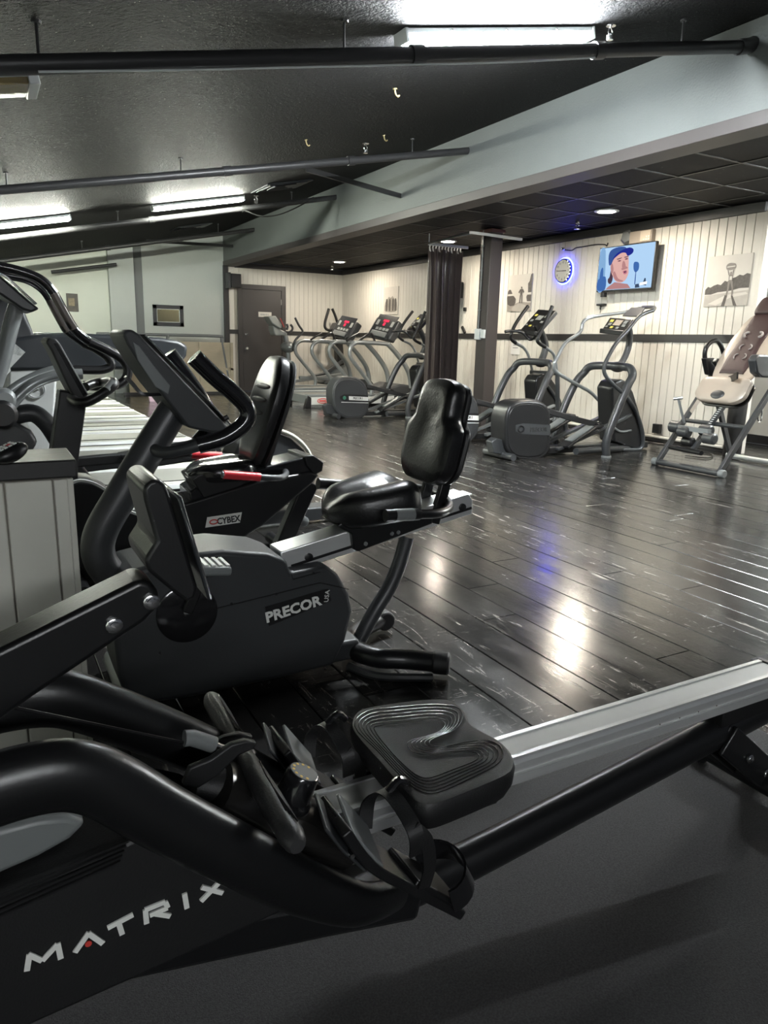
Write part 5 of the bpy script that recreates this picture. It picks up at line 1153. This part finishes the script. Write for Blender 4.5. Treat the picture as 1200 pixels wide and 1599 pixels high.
scr([(.35, .29), (.43, .27), (.43, .285), (.36, .305)], S_HAIR); scr([(.48, .265), (.55, .255), (.55, .27), (.49, .28)], S_HAIR)
scr([(.21, .40), (.19, .20), (.23, .08), (.36, .03), (.48, .05), (.52, .13), (.40, .17), (.30, .27), (.25, .40)], S_CAP2)
scr([(.27, .30), (.33, .18), (.45, .10), (.56, .07), (.63, .12), (.62, .20), (.54, .25), (.50, .18), (.42, .17), (.33, .24)], S_CAP)
scr([(.72, .88), (.78, .87), (.80, .95), (.72, .955)], S_DK, 1); scr([(.84, .90), (.87, .76), (.89, .76), (.91, .92)], S_DK, 1)
scr([(.80, .85), (.92, .83), (.92, .89), (.80, .91)], S_WH, 1)
solo('television_sensor', box((XT_+.005, 6.86, zb-.06), (XT_+.05, 6.92, zb-.004)), M_BLK, 'small black box hanging under the television', 'box')
bw = P(936, 476, X=XW-.03)
solo('wall_bracket', join(box((XW-.05, bw.y-.10, bw.z-.012), (XW, bw.y+.03, bw.z+.012)), cyl(bw+V((0, -.03, -.01)), bw+V((0, -.03, -.06)), .012, 8)), M_BLK, 'small black bracket on the wall below the television', 'bracket', bevel=.003)

# clock with blue glow
cc_ = P(879, 423, X=6.95)
ck = thing('wall_clock', 'round wall clock with glowing blue rim', 'clock', (XW-.03, cc_.y, cc_.z))
Rk = .155
part('case', lathe((XW-.004, cc_.y, cc_.z), (-1, 0, 0), [(Rk*.95, 0), (Rk, .01), (Rk, .045), (Rk*.93, .055), (Rk*.90, .048)], 40), M_BLK, ck)
part('dial', lathe((XW-.0525, cc_.y, cc_.z), (-1, 0, 0), [(Rk*.9, 0), (Rk*.9, .001)], 40), mat('clock_dial', (.62, .62, .56), .4), ck)
BLUE = emat('blue_led', (.03, .04, 1.0), 3.6)
part('led_rim', tube([V((XW-.02, cc_.y+(Rk+.012)*math.cos(i*.3142), cc_.z+(Rk+.012)*math.sin(i*.3142))) for i in range(20)], .009, 8, 2, True), BLUE, ck)
LEDP = emat('pale_blue_led', (.5, .6, 1.0), .8)
for t_ in [-.9+.3*i for i in range(7)]: part('led', lathe((XW-.056, cc_.y-Rk*.97*math.cos(t_), cc_.z+Rk*.97*math.sin(t_)), (-1, 0, 0), [(.007, 0), (.005, .004)], 8), LEDP, ck)
for h in range(12):
    an = math.radians(90-30*(h+1))
    part('numeral', text(str(h+1), .042, frame((XW-.0545, cc_.y-Rk*.70*math.cos(an), cc_.z+Rk*.70*math.sin(an)), (0, -1, 0), (0, 0, 1)), .0004), M_BLKINK, ck)
for an, L_, w_ in ((math.radians(178), .095, .008), (math.radians(-2), .075, .010)):
    part('clock_hand', bar([V((XW-.056, cc_.y, cc_.z)), V((XW-.056, cc_.y-L_*math.cos(an), cc_.z+L_*math.sin(an)))], .002, w_, side=(1, 0, 0)), M_BLKINK, ck)
q = P(880, 389, X=XW-.02)
solo('wall_camera', join(ell(q, (.03, .035, .022)), cyl(q, q+V((.03, 0, .0)), .015, 8)), M_CHROME, 'small silver sensor on the wall above the clock', 'sensor')
solo('wall_cable', tube([P(x, y, X=XW-.012) for x, y in ((882, 390), (893, 391), (900, 387), (912, 385), (930, 382), (945, 382), (948, 384), (950, 379))], .007, 6, 4), M_BLK, 'black cable running along the wall from the clock to the television', 'cable')
# speaker and emergency light
q = P(979, 371, X=XW-.04)
solo('wall_speaker', lathe((XW, q.y, q.z), (-1, -.3, 0), [(.085, 0), (.095, .03), (.06, .08), (.03, .085)], 6), M_GREYLT, 'grey hexagonal speaker beside the emergency light', 'speaker', smooth=False)
el = thing('emergency_light', 'cream emergency light box above the television', 'emergency light', (XW-.05, 6.45, 2.30))
p0, p1 = P(986, 362, X=XW-.05), P(1019, 377, X=XW-.05)
part('case', box((XW-.07, p1.y, p1.z), (XW-.002, p0.y, p0.z-.005)), M_TANVINYL, el, bevel=.008)
part('lens', box((XW-.082, p1.y+.01, p1.z+.01), (XW-.07, p1.y+.16, p0.z-.015)), mat('clear_lens', (.6, .52, .42), .15, coat=.5), el, bevel=.004)
for i in range(5): part('lens_bulb', ell((XW-.083, p1.y+.03+.022*(i % 3)*1.6, p1.z+.03+.03*(i // 3)), (.004, .009, .009), 8, 6), M_LETTER, el)

# posters
M_SKY = mat('photo_sky', (.50, .475, .43), .5, noise=.08, nscale=6); M_GRD = mat('photo_ground', (.36, .335, .30), .5, noise=.2, nscale=14)
M_TREE = mat('photo_trees', (.07, .062, .055), .6, noise=.6, nscale=40); M_FIG = mat('photo_figure', (.16, .14, .125), .5, noise=.3, nscale=30); M_MID = mat('photo_mid', (.26, .24, .21), .5, noise=.4, nscale=25)
def poster(corn, label):
    ps = [P(x, y, X=XW-.006) for x, y in corn]; y1_, y0_ = max(p.y for p in ps), min(p.y for p in ps); z0_, z1_ = (ps[2].z+ps[3].z)/2, (ps[0].z+ps[1].z)/2
    t = thing('photo_print', label, 'poster', (XW-.01, (y0_+y1_)/2, z0_), 'black and white photo prints on the board wall')
    part('sheet', box((XW-.012, y0_, z0_), (XW-.001, y1_, z1_)), M_SKY, t, bevel=.001)
    n = [0]
    def f(u, v):
        return V((XW-.0125, y1_+(y0_-y1_)*u, z1_+(z0_-z1_)*v))
    def sh(uv, m, k=1):
        n[0] += 1; pts = [f(*q)-V((.0003*n[0], 0, 0)) for q in uv]
        if k > 1: pts = catmull(pts, k, True)
        part('print', prism(pts, (-.0002, 0, 0)), m, t, smooth=False)
    return sh
sh = poster(((1109, 400), (1176, 396), (1167, 478), (1100, 478)), 'photo print of a figure lifting a tyre overhead, right of the television')
sh([(0, .78), (1, .70), (1, 1), (0, 1)], M_GRD)
sh([(0, .66), (.06, .60), (.12, .62), (.2, .58), (.28, .56), (.36, .58), (.44, .50), (.5, .52), (.6, .46), (.68, .44), (.76, .40), (.84, .42), (.92, .38), (1, .40), (1, .66), (.8, .66), (.6, .70), (.3, .72), (.15, .76), (0, .76)], M_TREE)
sh([(.1, .95), (.5, .78), (.95, .74), (1, .78), (.6, .84), (.3, .98)], M_SKY)
sh([(.48, .78), (.54, .78), (.50, 1), (.42, 1)], M_TREE); sh([(.62, .80), (.66, .80), (.78, 1), (.70, 1)], M_TREE)
sh([(.44, .20), (.50, .16), (.62, .17), (.66, .21), (.65, .27), (.56, .30), (.47, .29), (.44, .26)], M_FIG, 3); sh([(.46, .225), (.64, .215), (.64, .235), (.46, .245)], M_SKY)
for uv in ([(.47, .28), (.50, .30), (.54, .38), (.51, .40)], [(.63, .28), (.60, .30), (.59, .38), (.615, .40)], [(.545, .33), (.585, .33), (.585, .39), (.545, .39)], [(.52, .39), (.62, .39), (.61, .52), (.53, .52)], [(.51, .52), (.57, .52), (.56, .66), (.53, .80), (.50, .80), (.52, .66)], [(.57, .52), (.63, .52), (.66, .66), (.66, .80), (.63, .80), (.62, .66)]): sh(uv, M_FIG)
sh([(.545, .42), (.60, .42), (.60, .49), (.545, .49)], M_SKY)
sh = poster(((796, 430), (832, 427), (829, 486), (796, 486)), 'photo print of a figure on rocks, between the column and the clock')
sh([(0, .72), (.3, .80), (.55, .74), (1, .78), (1, 1), (0, 1)], M_MID); sh([(0, .45), (.12, .40), (.22, .55), (.36, .66), (.3, .84), (0, .80)], M_TREE, 2)
sh([(1, .0), (.94, .03), (.90, .2), (.84, .26), (.86, .5), (.80, .62), (.84, .74), (1, .74)], M_TREE); sh([(0, .52), (1, .50), (1, .56), (0, .57)], M_SKY); sh([(.2, .92), (.5, .78), (.9, .9), (.7, 1), (.3, 1)], M_GRD, 2)
for uv in ([(.55, .34), (.60, .33), (.62, .38), (.57, .40)], [(.52, .40), (.65, .40), (.63, .56), (.54, .56)], [(.53, .56), (.58, .56), (.56, .78), (.51, .78)], [(.59, .56), (.64, .56), (.65, .78), (.61, .78)], [(.46, .48), (.52, .41), (.54, .44), (.50, .52)], [(.71, .48), (.66, .41), (.63, .44), (.67, .52)]): sh(uv, M_TREE)
sh = poster(((601, 448), (622, 448), (622, 490), (601, 492)), 'photo print of a group, above the far treadmills')
sh([(.05, .85), (.1, .55), (.25, .45), (.35, .35), (.5, .40), (.6, .33), (.75, .45), (.9, .55), (.95, .85), (.6, .92), (.3, .9)], M_MID, 2)
for u in (.2, .42, .65, .82): sh([(u-.06, .5), (u, .42), (u+.07, .5), (u+.05, .85), (u-.05, .85)], M_TREE, 2)
# notice papers
for corn, lab in (((799, 533, 812, 554), 'white paper notice taped below the chair rail by the column'),):
    q0, q1 = P(corn[0], corn[1], X=XW-.004), P(corn[2], corn[3], X=XW-.004)
    nt_ = solo('paper_notice', box((XW-.006, q1.y, q1.z), (XW-.002, q0.y, q0.z)), M_LETTER, lab, 'notice')
    for zz, hw_ in ((.035, .055), (-.005, .06)): part('print_line', box((XW-.0068, (q0.y+q1.y)/2-hw_, (q0.z+q1.z)/2+zz), (XW-.006, (q0.y+q1.y)/2+hw_, (q0.z+q1.z)/2+zz+.016)), M_GREY_LET, nt_)
# little wall box, remote holder left of the column
q = P(726, 483, X=XW-.02); solo('wall_sensor', box((XW-.03, q.y-.03, q.z-.03), (XW, q.y+.03, q.z+.03)), M_BLK, 'tiny black square sensor between the curtain and the column', 'sensor', bevel=.004)
q = P(724, 515, X=XW-.03); solo('wall_remote', bar([q+V((0, .045, .05)), q+V((0, -.05, -.05))], .03, .045, side=(1, 0, 0)), M_BLK, 'black remote clipped to the wall beside the column', 'remote', bevel=.006)
# outlets
q = P(1026, 684, X=XW-.03); solo('power_adapter', box((XW-.07, q.y-.05, .10), (XW-.014, q.y+.05, .21)), M_BLK, 'black power adapter at the baseboard by the inversion table', 'adapter', bevel=.006)
q = P(1033, 690, X=XW-.06); solo('floor_cable', tube([V((6.9, 6.1, .01)), V((6.75, 5.8, .01)), V((6.85, 5.5, .012)), V((6.6, 5.2, .01)), V((6.7, 4.95, .01)), V((6.4, 4.75, .01)), V((6.3, 4.95, .01))], .006, 6, 5), M_BLK, 'thin black cable lying on the floor behind the inversion table', 'cable')
q = P(592, 470, X=XW-.02)
# second television seen past the curtain
t2 = thing('television', 'small television partly hidden behind the black curtain', 'television', (6.8, 10.6, 1.75))
pa, pb = P(724, 428, X=6.85), P(727, 474, X=6.85)
part('cabinet', xf(box((-.03, -.35, 0), (.03, .35, .46)), Matrix.Translation(V((6.86, pa.y+.33, pb.z-.02))) @ Matrix.Rotation(-.25, 4, 'Z')), M_BLK, t2, bevel=.005)
part('screen', xf(box((-.033, -.335, .02), (-.0305, .335, .44)), Matrix.Translation(V((6.86, pa.y+.33, pb.z-.02))) @ Matrix.Rotation(-.25, 4, 'Z')), emat('screen_pink', (.8, .35, .4), .09), t2)
part('wall_mount', box((6.86, pa.y+.2, pb.z+.1), (XW+.002, pa.y+.45, pb.z+.35)), M_BLK, t2)

# ================================================================== curtain
yc_ = 8.86
ct = thing('curtain', 'black satin curtain gathered on white rings beside the column', 'curtain', (6.0, yc_, .05))
x0_, x1_ = P(672, 390, Y=yc_).x, P(720, 390, Y=yc_).x
zt_ = P(690, 390, Y=yc_).z
N_, secs = 90, []
for j in range(13):
    z = zt_+( .12-zt_)*j/12; row = []
    sp = 1.0-.10*math.sin(min(1, j/5)*math.pi/2)
    for i in range(N_+1):
        u = i/N_; ph = u*math.pi*2*4.6+.6*math.sin(u*9)+.25*math.sin(j*.5)*math.sin(u*5)
        am = .045+.03*min(1, j/4)
        row.append(V((x0_+(x1_-x0_)*(.5+(u-.5)*sp)+.015*math.sin(2*ph+1), yc_+am*math.sin(ph)+.02*math.sin(u*23), z)))
    secs.append(row)
vs = [p for r_ in secs for p in r_]; fs = []
for j in range(12):
    for i in range(N_):
        k = j*(N_+1)+i; fs.append((k, k+1, k+N_+2, k+N_+1))
cu = part('fabric', (vs, fs), M_CURT, ct, ang=80); so_ = cu.modifiers.new('solid', 'SOLIDIFY'); so_.thickness = .003
tr0, tr1 = P(674, 381, Y=yc_), P(731, 386, Y=yc_)
rod = part('track', bar([V((x0_-.03, yc_, zt_+.06)), V((x1_+.12, yc_, zt_+.06))], .03, .035), M_FIX, ct, bevel=.004)
for i in range(11):
    x = x0_+(x1_-x0_)*i/10; part('hook', bar([V((x, yc_, zt_+.045)), V((x-.02, yc_-.02, zt_+.01)), V((x+.01, yc_+.01, zt_-.03))], .028, .006), M_LETTER, ct)
part('track_arm', bar([V((x0_-.02, yc_, zt_+.065)), P(735, 363, Z=zt_+.065), P(752, 365, Z=zt_+.065), P(815, 374, Z=zt_+.065)], .03, .03), M_FIX, ct)
part('track_hanger', cyl(V((x0_-.02, yc_, zt_+.07)), V((x0_-.02, yc_, ZC)), .008, 8), M_FIX, ct)
q = P(594, 430, X=XW)

# ================================================================== far left wall
t = thing('wall_mirror', 'dark framed mirror on the grey wall reflecting a light', 'mirror', (3.29, YF-.02, 1.26))
fx0, fx1, fz0, fz1 = P(238, 475, Y=YF).x, P(287, 510, Y=YF).x, 1.26, 1.65
part('frame', join(box((fx0, YF-.03, fz0), (fx1, YF, fz0+.07)), box((fx0, YF-.03, fz1-.07), (fx1, YF, fz1)), box((fx0, YF-.03, fz0), (fx0+.07, YF, fz1)), box((fx1-.07, YF-.03, fz0), (fx1, YF, fz1))), M_BLK, t, bevel=.004)
part('glass', box((fx0+.06, YF-.014, fz0+.06), (fx1-.06, YF-.01, fz1-.06)), mat('tinted_mirror', (.45, .42, .26), .12, metal=.9), t)
part('inner_edge', join(box((fx0+.068, YF-.02, fz0+.068), (fx1-.068, YF-.012, fz0+.08)), box((fx0+.068, YF-.02, fz1-.08), (fx1-.068, YF-.012, fz1-.068)), box((fx0+.068, YF-.02, fz0+.068), (fx0+.08, YF-.012, fz1-.068)), box((fx1-.08, YF-.02, fz0+.068), (fx1-.068, YF-.012, fz1-.068))), M_FIX, t)
p0, p1 = P(103, 458, Y=YF-.01), P(123, 487, Y=YF-.01)
t = thing('picture', 'small dark picture on the pale far wall', 'picture', (p0.x, YF-.01, p1.z))
part('canvas', box((p0.x, YF-.03, p1.z), (p1.x, YF, p0.z)), mat('dark_painting', (.06, .05, .035), .5, noise=.9, nscale=12), t, bevel=.003)
part('highlight', box((p0.x+.03, YF-.032, p1.z+.1), (p1.x-.06, YF-.03, p0.z-.08)), mat('painting_ochre', (.22, .17, .09), .5, noise=.9, nscale=18), t)
# black box by the corner post (loudspeaker)
q = P(354, 437, Y=YF-.2)
sp_ = thing('loudspeaker', 'black loudspeaker mounted on the corner post by the door', 'speaker', (4.5, YF-.2, q.z-.15))
part('cabinet', box((4.46, YF-.3, q.z-.14), (4.66, YF-.07, q.z+.12)), M_BLK, sp_, bevel=.01)
part('side_panel', box((4.40, YF-.28, q.z-.16), (4.46, YF-.07, q.z+.14)), M_GREYPC, sp_, bevel=.008)
